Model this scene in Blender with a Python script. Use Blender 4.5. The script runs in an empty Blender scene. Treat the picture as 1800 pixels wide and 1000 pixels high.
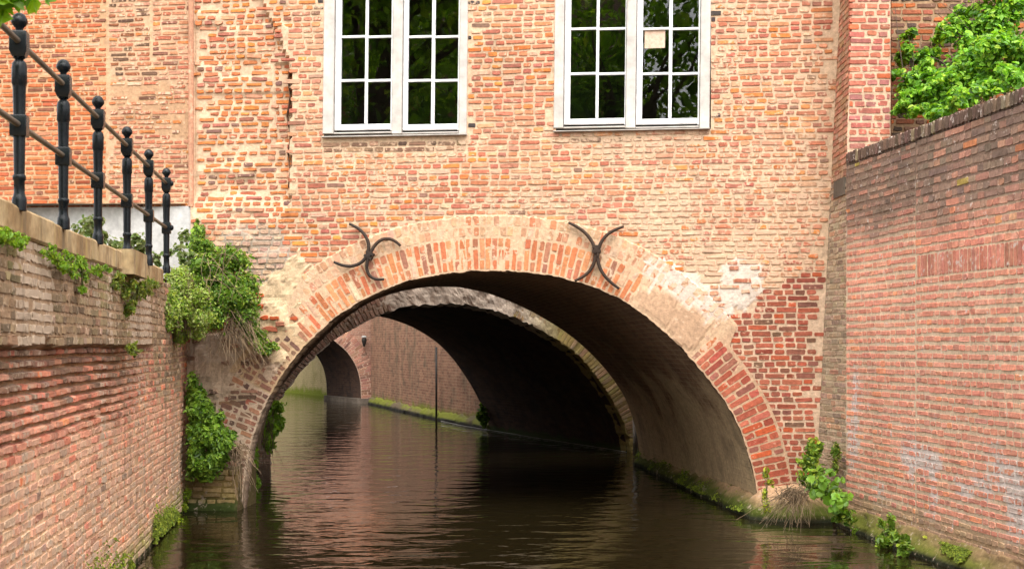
import bpy, math
import numpy as np

# ------------------------------------------------------------------ camera, world, sun, exposure
scene = bpy.context.scene
COL = scene.collection
EYE = 1.7                       # eye height above the water, seated in a boat
F = 2500.0                      # focal length in pixels of the 1800 px wide photograph
cam_d = bpy.data.cameras.new("camera")
cam = bpy.data.objects.new("camera", cam_d)
COL.objects.link(cam)
cam.location = (0, 0, EYE)
cam.rotation_euler = (math.radians(90), 0, 0)
cam_d.sensor_width = 36.0
cam_d.lens = 36.0 * F / 1800.0
cam_d.shift_y = 105.0 / 1800.0
cam_d.clip_start = 0.05
cam_d.clip_end = 600
cam_d.dof.use_dof = True
cam_d.dof.focus_distance = 14.5
cam_d.dof.aperture_fstop = 7.0
scene.camera = cam

SUN_EL, SUN_AZ = 64.0, 6.0     # azimuth measured from straight behind the camera towards its right
world = bpy.data.worlds.new("World")
scene.world = world
world.use_nodes = True
wn = world.node_tree.nodes
wl = world.node_tree.links
bg = wn["Background"]
sky = wn.new("ShaderNodeTexSky")
sky.sky_type = 'NISHITA'
sky.sun_disc = False
sky.sun_elevation = math.radians(SUN_EL)
sky.sun_rotation = math.radians(180.0 - SUN_AZ)
sky.dust_density = 3.0
hsv = wn.new("ShaderNodeHueSaturation")
hsv.inputs["Saturation"].default_value = 0.08
wl.new(sky.outputs[0], hsv.inputs["Color"])
wl.new(hsv.outputs[0], bg.inputs["Color"])
bg.inputs["Strength"].default_value = 0.15

sun_d = bpy.data.lights.new("sun", 'SUN')
sun_d.energy = 0.9
sun_d.angle = math.radians(80)
sun_d.color = (1.0, 0.94, 0.85)
sun = bpy.data.objects.new("sun", sun_d)
COL.objects.link(sun)
_el, _az = math.radians(SUN_EL), math.radians(SUN_AZ)
from mathutils import Vector
_tosun = Vector((math.sin(_az) * math.cos(_el), -math.cos(_az) * math.cos(_el), math.sin(_el)))
sun.rotation_euler = _tosun.to_track_quat('Z', 'Y').to_euler()

scene.view_settings.view_transform = 'Standard'
scene.view_settings.look = 'None'
scene.view_settings.gamma = 1.0
scene.view_settings.exposure = 1.98

# ------------------------------------------------------------------ small helpers
K = 1.5                          # how much brighter the photo shows a sunlit colour than its albedo


def lin(c):
    c = np.asarray(c, float) / 255.0
    return np.where(c <= 0.04045, c / 12.92, ((c + 0.055) / 1.055) ** 2.4)


def alb(r, g, b, k=None):
    return lin((r, g, b)) / (k or K)


def _hash(ix, iy, seed):
    h = (ix.astype(np.int64) * 374761393 + iy.astype(np.int64) * 668265263 + seed * 1442695041) & 0x7fffffff
    h = ((h ^ (h >> 13)) * 1274126177) & 0x7fffffff
    h = h ^ (h >> 16)
    return (h & 0xffff) / 65535.0


def vnoise(x, y, seed=0):
    x = np.asarray(x, float); y = np.asarray(y, float)
    ix = np.floor(x); iy = np.floor(y)
    fx = x - ix; fy = y - iy
    fx = fx * fx * (3 - 2 * fx); fy = fy * fy * (3 - 2 * fy)
    a = _hash(ix, iy, seed); b = _hash(ix + 1, iy, seed)
    c = _hash(ix, iy + 1, seed); d = _hash(ix + 1, iy + 1, seed)
    return (a * (1 - fx) + b * fx) * (1 - fy) + (c * (1 - fx) + d * fx) * fy


def fbm(x, y, seed=0, o=4):
    s = 0; a = 0.5; t = 0
    for i in range(o):
        s = s + a * vnoise(np.asarray(x) * 2 ** i, np.asarray(y) * 2 ** i, seed + i * 17)
        t += a; a *= 0.55
    return s / t


def sstep(e0, e1, x):
    t = np.clip((np.asarray(x, float) - e0) / (e1 - e0), 0, 1)
    return t * t * (3 - 2 * t)


def inpoly(px, py, poly):
    px = np.asarray(px, float); py = np.asarray(py, float)
    r = np.zeros(np.broadcast(px, py).shape, bool)
    n = len(poly)
    for i in range(n):
        x0, y0 = poly[i]; x1, y1 = poly[(i + 1) % n]
        if y0 == y1:
            continue
        c = ((y0 > py) != (y1 > py)) & (px < (x1 - x0) * (py - y0) / (y1 - y0) + x0)
        r ^= c
    return r


def inreg(x, y, poly, amp=16.0):
    x = np.asarray(x, float); y = np.asarray(y, float)
    dx = (fbm(x / 17, y / 17, 201, 3) - .5) * 2 * amp; dy = (fbm(x / 17, y / 17, 202, 3) - .5) * 2 * amp
    return inpoly(x + dx, y + dy, poly)


class MB:
    """gathers vertices, faces and per-vertex colours; build() links them as one mesh object"""

    def __init__(self):
        self.v = []; self.f = []; self.c = []; self.uv = []; self.n = 0

    def add(self, V, faces, col=(.5, .5, .5, 0), uv=None, mat=0):
        V = np.asarray(V, float).reshape(-1, 3)
        col = np.asarray(col, float)
        if col.ndim == 1:
            if len(col) == 3:
                col = np.append(col, 0)
            col = np.tile(col, (len(V), 1))
        self.v.append(V); self.c.append(col)
        self.uv.append(np.zeros((len(V), 3)) if uv is None else np.asarray(uv, float))
        if isinstance(faces, np.ndarray):
            faces = [faces]
        for f in faces:
            f = np.asarray(f, int)
            if f.ndim == 1:
                f = f[None]
            self.f.append((f + self.n, mat))
        self.n += len(V)

    def box(self, x0, x1, y0, y1, z0, z1, col=(.5, .5, .5, 0), mat=0):
        V = [(x0, y0, z0), (x1, y0, z0), (x1, y1, z0), (x0, y1, z0), (x0, y0, z1), (x1, y0, z1), (x1, y1, z1), (x0, y1, z1)]
        self.add(V, np.array([(0, 3, 2, 1), (4, 5, 6, 7), (0, 1, 5, 4), (1, 2, 6, 5), (2, 3, 7, 6), (3, 0, 4, 7)]), col, mat=mat)

    def hexa(self, P, col=(.5, .5, .5, 0), mat=0):
        self.add(P, np.array([(0, 3, 2, 1), (4, 5, 6, 7), (0, 1, 5, 4), (1, 2, 6, 5), (2, 3, 7, 6), (3, 0, 4, 7)]), col, mat=mat)

    def sheet(self, P, col=(.5, .5, .5, 0), uv=None, keep=None, mat=0, flip=False):
        nu, nv = P.shape[:2]
        idx = np.arange(nu * nv).reshape(nu, nv)
        q = np.stack([idx[:-1, :-1], idx[1:, :-1], idx[1:, 1:], idx[:-1, 1:]], -1)
        if flip:
            q = q[..., ::-1]
        q = q.reshape(-1, 4) if keep is None else q[keep]
        col = np.asarray(col, float)
        if col.ndim == 3:
            col = col.reshape(-1, col.shape[-1])
        self.add(P.reshape(-1, 3), q, col, None if uv is None else uv.reshape(-1, 3), mat)

    def tube(self, pts, rad, n=8, col=(.5, .5, .5, 0), mat=0, caps=True):
        pts = np.asarray(pts, float); m = len(pts)
        rad = np.broadcast_to(np.asarray(rad, float), (m,))
        t = np.gradient(pts, axis=0); t /= np.linalg.norm(t, axis=1, keepdims=True) + 1e-9
        ref = np.array([0, 0, 1.0]) if abs(t[0, 2]) < 0.9 else np.array([0, 1.0, 0])
        a = np.cross(t, ref); a /= np.linalg.norm(a, axis=1, keepdims=True) + 1e-9
        b = np.cross(t, a)
        th = np.arange(n) * 2 * np.pi / n
        P = pts[:, None] + rad[:, None, None] * (np.cos(th)[None, :, None] * a[:, None] + np.sin(th)[None, :, None] * b[:, None])
        i = np.arange(m - 1)[:, None] * n; j = np.arange(n)[None]; k = (j + 1) % n
        q = np.stack([i + j, i + k, i + n + k, i + n + j], -1).reshape(-1, 4)
        fs = [q]
        if caps:
            fs += [np.arange(n)[None, ::-1], (np.arange(n) + (m - 1) * n)[None]]
        self.add(P.reshape(-1, 3), fs, col, mat=mat)

    def lathe(self, prof, center, n=20, col=(.5, .5, .5, 0), mat=0):
        prof = np.asarray(prof, float); m = len(prof)
        th = np.arange(n) * 2 * np.pi / n
        P = np.stack([prof[:, :1] * np.cos(th), prof[:, :1] * np.sin(th), np.repeat(prof[:, 1:], n, 1)], -1) + np.asarray(center)
        i = np.arange(m - 1)[:, None] * n; j = np.arange(n)[None]; k = (j + 1) % n
        q = np.stack([i + j, i + k, i + n + k, i + n + j], -1).reshape(-1, 4)
        self.add(P.reshape(-1, 3), [q], col, mat=mat)

    def build(self, name, mats, parent=None, smooth=False):
        me = bpy.data.meshes.new(name)
        V = np.concatenate(self.v); C = np.concatenate(self.c); U = np.concatenate(self.uv)
        me.vertices.add(len(V)); me.vertices.foreach_set("co", V.astype(np.float32).ravel())
        li = np.concatenate([f.ravel() for f, m in self.f]).astype(np.int32)
        tot = np.concatenate([np.full(len(f), f.shape[1]) for f, m in self.f]).astype(np.int32)
        mi = np.concatenate([np.full(len(f), m) for f, m in self.f]).astype(np.int32)
        st = np.concatenate([[0], np.cumsum(tot)[:-1]]).astype(np.int32)
        me.loops.add(len(li)); me.loops.foreach_set("vertex_index", li)
        me.polygons.add(len(tot)); me.polygons.foreach_set("loop_start", st)
        me.polygons.foreach_set("material_index", mi)
        me.polygons.foreach_set("use_smooth", np.full(len(tot), smooth))
        ca = me.color_attributes.new("col", 'FLOAT_COLOR', 'POINT')
        ca.data.foreach_set("color", C.astype(np.float32).ravel())
        ua = me.attributes.new("uvm", 'FLOAT_VECTOR', 'POINT')
        ua.data.foreach_set("vector", U.astype(np.float32).ravel())
        me.update(calc_edges=True)
        if not isinstance(mats, (list, tuple)):
            mats = [mats]
        for m in mats:
            me.materials.append(m)
        o = bpy.data.objects.new(name, me)
        COL.objects.link(o)
        if parent is not None:
            o.parent = parent
            o.matrix_parent_inverse = parent.matrix_basis.inverted()
        return o


def tag(o, label=None, cat=None, group=None, kind=None):
    if label: o["label"] = label
    if cat: o["category"] = cat
    if group: o["group"] = group
    if kind: o["kind"] = kind
    return o


def empty(name, loc, label, cat, group=None):
    o = bpy.data.objects.new(name, None)
    COL.objects.link(o)
    o.location = loc
    return tag(o, label, cat, group)


# ------------------------------------------------------------------ materials
def new_mat(name):
    m = bpy.data.materials.new(name)
    m.use_nodes = True
    nt = m.node_tree
    return m, nt, nt.nodes, nt.links, nt.nodes["Principled BSDF"]


def N(nodes, typ, **kw):
    n = nodes.new(typ)
    for k, v in kw.items():
        if hasattr(n, k) and not k.startswith("i_"):
            setattr(n, k, v)
    return n


def noise(nt, vec, scale, detail=4, rough=0.55, dist=0.0):
    n = nt.nodes.new("ShaderNodeTexNoise")
    n.inputs["Scale"].default_value = scale
    n.inputs["Detail"].default_value = detail
    n.inputs["Roughness"].default_value = rough
    n.inputs["Distortion"].default_value = dist
    if vec is not None:
        nt.links.new(vec, n.inputs["Vector"])
    return n.outputs["Fac"]


def mrange(nt, val, a, b, c=0.0, d=1.0, smooth=False):
    n = nt.nodes.new("ShaderNodeMapRange")
    if smooth: n.interpolation_type = 'SMOOTHSTEP'
    nt.links.new(val, n.inputs["Value"])
    for i, x in zip(("From Min", "From Max", "To Min", "To Max"), (a, b, c, d)):
        n.inputs[i].default_value = x
    return n.outputs["Result"]


def math_n(nt, op, a, b=None):
    n = nt.nodes.new("ShaderNodeMath"); n.operation = op
    for i, x in enumerate((a, b)):
        if x is None: continue
        if isinstance(x, (int, float)): n.inputs[i].default_value = x
        else: nt.links.new(x, n.inputs[i])
    return n.outputs[0]


def mixc(nt, fac, a, b, blend='MIX'):
    n = nt.nodes.new("ShaderNodeMix"); n.data_type = 'RGBA'; n.blend_type = blend
    for s, x in ((n.inputs[0], fac), (n.inputs[6], a), (n.inputs[7], b)):
        if isinstance(x, (int, float)): s.default_value = x
        elif isinstance(x, (tuple, list, np.ndarray)): s.default_value = tuple(x)[:3] + (1,)
        else: nt.links.new(x, s)
    return n.outputs[2]


def bump(nt, height, strength, dist, normal=None):
    n = nt.nodes.new("ShaderNodeBump")
    n.inputs["Strength"].default_value = strength
    n.inputs["Distance"].default_value = dist
    nt.links.new(height, n.inputs["Height"])
    if normal is not None: nt.links.new(normal, n.inputs["Normal"])
    return n.outputs["Normal"]


def masonry_mat(name, lime=alb(240, 206, 176), fine=1.0, bumpd=0.006, streak=0.0, grime=0.25, lo=1.07):
    """colour and lime-wash weight come with the bricks; noise adds wear, lime residue, grime and relief"""
    m, nt, nodes, links, bs = new_mat(name)
    at = nodes.new("ShaderNodeAttribute"); at.attribute_name = "col"
    pos = nodes.new("ShaderNodeNewGeometry").outputs["Position"]
    n1 = noise(nt, pos, 28 * fine, 6, 0.65)
    n2 = noise(nt, pos, 75 * fine, 4, 0.6)
    n3 = noise(nt, pos, 11 * fine, 5, 0.6, 0.4)
    n4 = noise(nt, pos, 1.3, 4, 0.6)
    c = mixc(nt, 1.0, at.outputs["Color"], mrange(nt, n1, 0.3, 0.75, 0.72, 1.28), 'MULTIPLY')
    c = mixc(nt, 1.0, c, mrange(nt, n4, 0.3, 0.7, 0.9, 1.1), 'MULTIPLY')
    # lime and mortar residue over the brick faces
    w = math_n(nt, 'ADD', math_n(nt, 'ADD', math_n(nt, 'MULTIPLY', n3, 1.0), math_n(nt, 'MULTIPLY', n1, 0.9)),
               math_n(nt, 'MULTIPLY', at.outputs["Alpha"], 0.42))
    c = mixc(nt, mrange(nt, w, lo, lo + 0.13, 0, 0.9, True), c, lime)
    # dark pits
    c = mixc(nt, mrange(nt, n2, 0.62, 0.74, 0, 0.55, True), c, (0.03, 0.022, 0.018))
    # brown grime patches
    n5 = noise(nt, pos, 3.3, 6, 0.7)
    c = mixc(nt, mrange(nt, n5, 0.52, 0.72, 0, grime, True), c, (0.16, 0.10, 0.065))
    if streak:
        mp = nodes.new("ShaderNodeMapping"); mp.inputs["Scale"].default_value = (5, 5, 0.35)
        links.new(pos, mp.inputs["Vector"])
        n6 = noise(nt, mp.outputs[0], 1.0, 5, 0.6)
        c = mixc(nt, mrange(nt, n6, 0.55, 0.72, 0, streak, True), c, (0.10, 0.075, 0.05))
        n7 = noise(nt, mp.outputs[0], 1.7, 4, 0.6)
        c = mixc(nt, mrange(nt, n7, 0.6, 0.74, 0, streak * 0.8, True), c, (0.5, 0.44, 0.37))
    links.new(c, bs.inputs["Base Color"])
    bs.inputs["Roughness"].default_value = 0.92
    bs.inputs["Specular IOR Level"].default_value = 0.2
    h = math_n(nt, 'ADD', n1, math_n(nt, 'MULTIPLY', n2, 0.5))
    links.new(bump(nt, h, 0.9, bumpd), bs.inputs["Normal"])
    return m


def brickuv_mat(name, c1, c2, mort, rowh=0.065, bw=0.21, ms=0.010, stain=(0.03, 0.025, 0.02), stain_amt=0.5,
                moss=None, moss_h=0.35, plaster_fade=None, bumpd=0.008):
    """running-bond brickwork laid out in metres along the surface (attribute uvm)"""
    m, nt, nodes, links, bs = new_mat(name)
    at = nodes.new("ShaderNodeAttribute"); at.attribute_name = "uvm"
    pos = nodes.new("ShaderNodeNewGeometry").outputs["Position"]
    nz = nodes.new("ShaderNodeTexNoise"); nz.inputs["Scale"].default_value = 9
    links.new(pos, nz.inputs["Vector"])
    vm = nodes.new("ShaderNodeVectorMath"); vm.operation = 'MULTIPLY_ADD'
    links.new(nz.outputs["Color"], vm.inputs[0]); vm.inputs[1].default_value = (0.02, 0.016, 0)
    links.new(at.outputs["Vector"], vm.inputs[2])
    bt = nodes.new("ShaderNodeTexBrick")
    links.new(vm.outputs[0], bt.inputs["Vector"])
    bt.inputs["Scale"].default_value = 1.0
    bt.inputs["Brick Width"].default_value = bw
    bt.inputs["Row Height"].default_value = rowh
    bt.inputs["Mortar Size"].default_value = ms * 0.5
    bt.inputs["Mortar Smooth"].default_value = 0.3
    bt.inputs["Color1"].default_value = tuple(c1) + (1,)
    bt.inputs["Color2"].default_value = tuple(c2) + (1,)
    bt.inputs["Mortar"].default_value = tuple(mort) + (1,)
    n1 = noise(nt, pos, 25, 5, 0.65)
    n2 = noise(nt, pos, 2.2, 6, 0.65)
    n3 = noise(nt, pos, 0.9, 5, 0.6)
    c = bt.outputs["Color"]
    if plaster_fade is not None:                     # patchy plaster thins with height: shade of the vault crown put into the colour
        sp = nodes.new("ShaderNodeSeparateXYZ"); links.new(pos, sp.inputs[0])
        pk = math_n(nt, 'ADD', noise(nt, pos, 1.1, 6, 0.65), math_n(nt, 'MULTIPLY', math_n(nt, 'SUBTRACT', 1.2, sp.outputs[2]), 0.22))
        c = mixc(nt, mrange(nt, pk, 0.42, 0.60, 0, 0.72, True), c, plaster_fade)
    c = mixc(nt, 1.0, c, mrange(nt, n1, 0.3, 0.75, 0.7, 1.3), 'MULTIPLY')
    c = mixc(nt, mrange(nt, n2, 0.48, 0.68, 0, stain_amt, True), c, stain)
    mp = nodes.new("ShaderNodeMapping"); mp.inputs["Scale"].default_value = (3, 3, 0.25)
    links.new(pos, mp.inputs["Vector"])
    c = mixc(nt, mrange(nt, noise(nt, mp.outputs[0], 1.0, 5, 0.6), 0.55, 0.68, 0, 0.38, True), c, tuple(np.asarray(mort) * 1.15))
    c = mixc(nt, mrange(nt, noise(nt, mp.outputs[0], 0.6, 6, 0.65), 0.52, 0.68, 0, stain_amt * .5, True), c, tuple(np.asarray(stain) * 1.2))
    if moss is not None:
        sx = nodes.new("ShaderNodeSeparateXYZ"); links.new(pos, sx.inputs[0])
        hgt = math_n(nt, 'SUBTRACT', sx.outputs[2], math_n(nt, 'MULTIPLY', noise(nt, pos, 2.5, 5, 0.6), moss_h * 1.6))
        c = mixc(nt, mrange(nt, hgt, -moss_h * 0.55, moss_h * 0.1, 1, 0, True), c, moss)
    links.new(c, bs.inputs["Base Color"])
    bs.inputs["Roughness"].default_value = 0.9
    bs.inputs["Specular IOR Level"].default_value = 0.2
    h = math_n(nt, 'ADD', math_n(nt, 'MULTIPLY', n1, 0.6), math_n(nt, 'SUBTRACT', 1.0, bt.outputs["Fac"]))
    links.new(bump(nt, h, 0.8, bumpd), bs.inputs["Normal"])
    return m


def rough_mat(name, col, col2, scale=18, bumpd=0.02, rough=0.9, spec=0.2, scale2=2.0, streak=None):
    m, nt, nodes, links, bs = new_mat(name)
    pos = nodes.new("ShaderNodeNewGeometry").outputs["Position"]
    n1 = noise(nt, pos, scale, 6, 0.65); n2 = noise(nt, pos, scale2, 5, 0.6)
    c = mixc(nt, mrange(nt, n2, 0.38, 0.64, 0, 1, True), col, col2)
    c = mixc(nt, 1.0, c, mrange(nt, n1, 0.3, 0.75, 0.75, 1.25), 'MULTIPLY')
    if streak is not None:
        mp = nodes.new("ShaderNodeMapping"); mp.inputs["Scale"].default_value = (6, 6, 0.6)
        links.new(pos, mp.inputs["Vector"])
        c = mixc(nt, mrange(nt, noise(nt, mp.outputs[0], 1.0, 5, 0.6), 0.5, 0.68, 0, 0.6, True), c, streak)
        c = mixc(nt, mrange(nt, noise(nt, mp.outputs[0], 1.9, 3, 0.6), 0.58, 0.7, 0, 0.5, True), c, (.42, .30, .10))
    links.new(c, bs.inputs["Base Color"])
    bs.inputs["Roughness"].default_value = rough
    bs.inputs["Specular IOR Level"].default_value = spec
    links.new(bump(nt, n1, 0.8, bumpd), bs.inputs["Normal"])
    return m


def leaf_mat(name, trans=0.35, rough=0.45):
    m, nt, nodes, links, bs = new_mat(name)
    at = nodes.new("ShaderNodeAttribute"); at.attribute_name = "col"
    links.new(at.outputs["Color"], bs.inputs["Base Color"])
    bs.inputs["Roughness"].default_value = rough
    bs.inputs["Specular IOR Level"].default_value = 0.35
    tr = nodes.new("ShaderNodeBsdfTranslucent")
    links.new(mixc(nt, 1.0, at.outputs["Color"], (1.5, 1.6, 0.7), 'MULTIPLY'), tr.inputs["Color"])
    mx = nodes.new("ShaderNodeMixShader"); mx.inputs[0].default_value = trans
    links.new(bs.outputs[0], mx.inputs[1]); links.new(tr.outputs[0], mx.inputs[2])
    links.new(mx.outputs[0], nodes["Material Output"].inputs["Surface"])
    return m


M = {}
M["facade"] = masonry_mat("facade_masonry", lime=alb(238, 200, 168), grime=0.40, lo=1.115)
M["ring"] = masonry_mat("arch_masonry", grime=0.22, lo=1.11)
M["leftwall"] = masonry_mat("quay_masonry", lime=alb(222, 196, 170), streak=0.42, grime=0.3, bumpd=0.008, lo=1.05)
M["rightwall"] = masonry_mat("retaining_masonry", lime=alb(240, 224, 214), streak=0.10, grime=0.15, lo=1.11)
M["rear"] = masonry_mat("rear_masonry", lime=alb(190, 170, 150), grime=0.4)
M["vault"] = brickuv_mat("vault_brick", alb(140, 106, 82), alb(164, 126, 98), alb(176, 146, 116), plaster_fade=alb(255, 222, 176),
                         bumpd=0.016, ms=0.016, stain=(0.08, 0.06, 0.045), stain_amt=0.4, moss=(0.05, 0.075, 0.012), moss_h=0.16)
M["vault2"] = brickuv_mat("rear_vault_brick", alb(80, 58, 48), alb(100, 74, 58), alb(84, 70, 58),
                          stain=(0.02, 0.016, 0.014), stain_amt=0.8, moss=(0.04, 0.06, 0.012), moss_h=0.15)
M["farwall"] = brickuv_mat("far_brick", alb(146, 104, 84), alb(184, 138, 110), alb(190, 164, 134),
                           stain=(0.10, 0.08, 0.05), stain_amt=0.7, moss=(0.16, 0.18, 0.02), moss_h=0.36)
M["farpink"] = brickuv_mat("far_bridge_brick", alb(160, 116, 98), alb(186, 140, 116), alb(196, 168, 144),
                           stain=(0.12, 0.09, 0.06), stain_amt=0.4)
M["faryellow"] = brickuv_mat("far_pale_wall", alb(205, 185, 130), alb(220, 200, 150), alb(225, 205, 160), plaster_fade=alb(226, 205, 150),
                             stain=(0.22, 0.2, 0.05), stain_amt=0.5, moss=(0.2, 0.24, 0.02), moss_h=0.35)
M["plainbrick"] = brickuv_mat("plain_brick", alb(178, 110, 84), alb(206, 140, 108), alb(216, 186, 156))
M["concrete"] = rough_mat("rough_cast", alb(180, 166, 152), alb(150, 134, 120), 22, 0.03)
M["plaster_white"] = rough_mat("white_render", alb(226, 224, 222), alb(212, 208, 204), 14, 0.003, scale2=1.5)
M["stone"] = rough_mat("coping_stone", alb(226, 196, 150), alb(176, 142, 100), 20, 0.004, scale2=3, streak=(.12, .09, .06))
M["greystone"] = rough_mat("grey_stone", alb(140, 128, 114), alb(110, 98, 86), 20, 0.004)
M["iron"] = rough_mat("black_iron_paint", (0.004, 0.006, 0.008), (0.008, 0.010, 0.012), 60, 0.001, rough=0.25, spec=0.22)
M["rail"] = rough_mat("weathered_rail", (0.16, 0.12, 0.08), (0.09, 0.07, 0.05), 40, 0.001, rough=0.5, spec=0.4)
M["anchor"] = rough_mat("rusty_anchor_iron", (0.030, 0.022, 0.018), (0.05, 0.03, 0.02), 60, 0.003, rough=0.7)
M["frame"] = rough_mat("window_frame_paint", (0.50, 0.455, 0.415), (0.47, 0.425, 0.385), 8, 0.001, rough=0.55)
M["sash"] = rough_mat("white_sash_paint", (0.72, 0.715, 0.71), (0.70, 0.69, 0.68), 8, 0.0005, rough=0.4)
M["sill"] = rough_mat("window_sill_stone", (0.42, 0.38, 0.34), (0.36, 0.33, 0.30), 12, 0.002)
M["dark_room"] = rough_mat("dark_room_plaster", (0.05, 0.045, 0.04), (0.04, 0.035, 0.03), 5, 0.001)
M["paper"] = rough_mat("beige_paper", (0.62, 0.43, 0.32), (0.58, 0.40, 0.30), 30, 0.001)
M["teal"] = rough_mat("teal_cloth", (0.10, 0.24, 0.19), (0.09, 0.21, 0.17), 30, 0.001)
M["roof"] = rough_mat("roof_tiles", (0.10, 0.06, 0.045), (0.14, 0.08, 0.06), 12, 0.02)
M["soil"] = rough_mat("paved_quay", (0.20, 0.17, 0.14), (0.15, 0.13, 0.10), 8, 0.01)
M["garden"] = rough_mat("garden_soil", (0.06, 0.07, 0.03), (0.09, 0.07, 0.05), 6, 0.03)
M["leaf"] = leaf_mat("leaf")
M["leafgloss"] = leaf_mat("tree_leaf", 0.4, 0.4)
M["moss"] = leaf_mat("moss_leaf", 0.2, 0.8)
M["straw"] = rough_mat("dead_stem", (0.24, 0.165, 0.10), (0.13, 0.09, 0.055), 30, 0.001)
M["bark"] = rough_mat("bark", (0.08, 0.06, 0.045), (0.12, 0.09, 0.07), 14, 0.02)
M["pipe"] = rough_mat("dark_pipe", (0.02, 0.018, 0.016), (0.03, 0.026, 0.022), 20, 0.001, rough=0.5)
M["palepipe"] = rough_mat("pale_pipe", (0.34, 0.30, 0.26), (0.26, 0.23, 0.2), 20, 0.001)
M["hose"] = rough_mat("pale_hose", (0.34, 0.32, 0.30), (0.26, 0.25, 0.23), 20, 0.001)


def glass_mat():
    m, nt, nodes, links, bs = new_mat("window_glass")
    nodes.remove(bs)
    fr = nodes.new("ShaderNodeFresnel"); fr.inputs["IOR"].default_value = 1.5
    pos = nodes.new("ShaderNodeNewGeometry").outputs["Position"]
    nb = bump(nt, noise(nt, pos, 1.8, 1, 0.5), 0.10, 0.02)
    gl = nodes.new("ShaderNodeBsdfGlossy"); gl.inputs["Roughness"].default_value = 0.01
    links.new(nb, gl.inputs["Normal"])
    tr = nodes.new("ShaderNodeBsdfTransparent"); tr.inputs["Color"].default_value = (0.85, 0.88, 0.86, 1)
    mx = nodes.new("ShaderNodeMixShader")
    links.new(math_n(nt, 'MULTIPLY', fr.outputs[0], 2.0), mx.inputs[0])     # two surfaces per pane
    links.new(tr.outputs[0], mx.inputs[1]); links.new(gl.outputs[0], mx.inputs[2])
    links.new(mx.outputs[0], nodes["Material Output"].inputs["Surface"])
    return m


M["glass"] = glass_mat()


def water_mat():
    m, nt, nodes, links, bs = new_mat("canal_water")
    pos = nodes.new("ShaderNodeNewGeometry").outputs["Position"]
    bs.inputs["Base Color"].default_value = (0.011, 0.008, 0.003, 1)
    bs.inputs["Roughness"].default_value = 0.01
    bs.inputs["IOR"].default_value = 1.333
    mp = nodes.new("ShaderNodeMapping"); mp.inputs["Scale"].default_value = (1.0, 1.5, 1.0)
    mp.inputs["Rotation"].default_value = (0, 0, math.radians(-8))
    links.new(pos, mp.inputs["Vector"])
    a = noise(nt, mp.outputs[0], 1.9, 2, 0.45, 0.6)
    b = noise(nt, mp.outputs[0], 9.0, 2, 0.5, 0.3)
    n1 = bump(nt, a, 1.0, 0.016)
    n2 = bump(nt, b, 1.0, 0.0018, n1)
    links.new(n2, bs.inputs["Normal"])
    return m


M["water"] = water_mat()

# ------------------------------------------------------------------ masonry generators
rng = np.random.default_rng(7)


DESAT = 0.03


def pick(pal, n, r=rng, jit=0.10):
    """pal: list of (weight, (r,g,b) as seen in the photo)"""
    w = np.array([p[0] for p in pal], float); w /= w.sum()
    cols = np.array([alb(*p[1]) for p in pal])
    i = r.choice(len(pal), n, p=w)
    cols = cols * (1 - DESAT) + DESAT * (cols @ np.array([.3, .5, .2]))[:, None]
    c = cols[i] * np.exp(r.normal(0, jit, (n, 1))) * np.exp(r.normal(0, jit * 0.35, (n, 3)))
    return np.clip(c, 0.004, 0.85)


def courses(u0, u1, v0, v1, ch, lens, joint=0.011, r=rng, jv=0.003, wob=0.004):
    """brick centres and sizes for a rectangle of brickwork; lens = list of (stretcher, header) row patterns"""
    U = []; V = []; W = []; H = []
    nrow = int(round((v1 - v0) / ch))
    ch = (v1 - v0) / max(nrow, 1)
    for k in range(nrow):
        pat = lens[k % len(lens)]
        u = u0 - r.random() * 0.2
        i = 0
        vc = v0 + (k + 0.5) * ch
        while u < u1:
            L = pat[i % len(pat)] if r.random() > 0.12 else pat[r.integers(len(pat))]
            L = L * (1 + r.normal(0, 0.045)); i += 1
            a, b = max(u, u0), min(u + L, u1)
            if b - a > 0.035:
                U.append((a + b) / 2); V.append(vc + r.normal(0, jv)); W.append(b - a - joint * (1 + r.normal(0, .15)))
                H.append(ch - joint * (1 + r.normal(0, 0.2)))
            u += L
    U, V, W, H = map(np.array, (U, V, W, H))
    V = V + wob * np.sin(U * 2.1 + V * 1.3) + wob * 0.6 * np.sin(U * 5.7 + V * 3.1)
    return U, V, W, H


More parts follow.
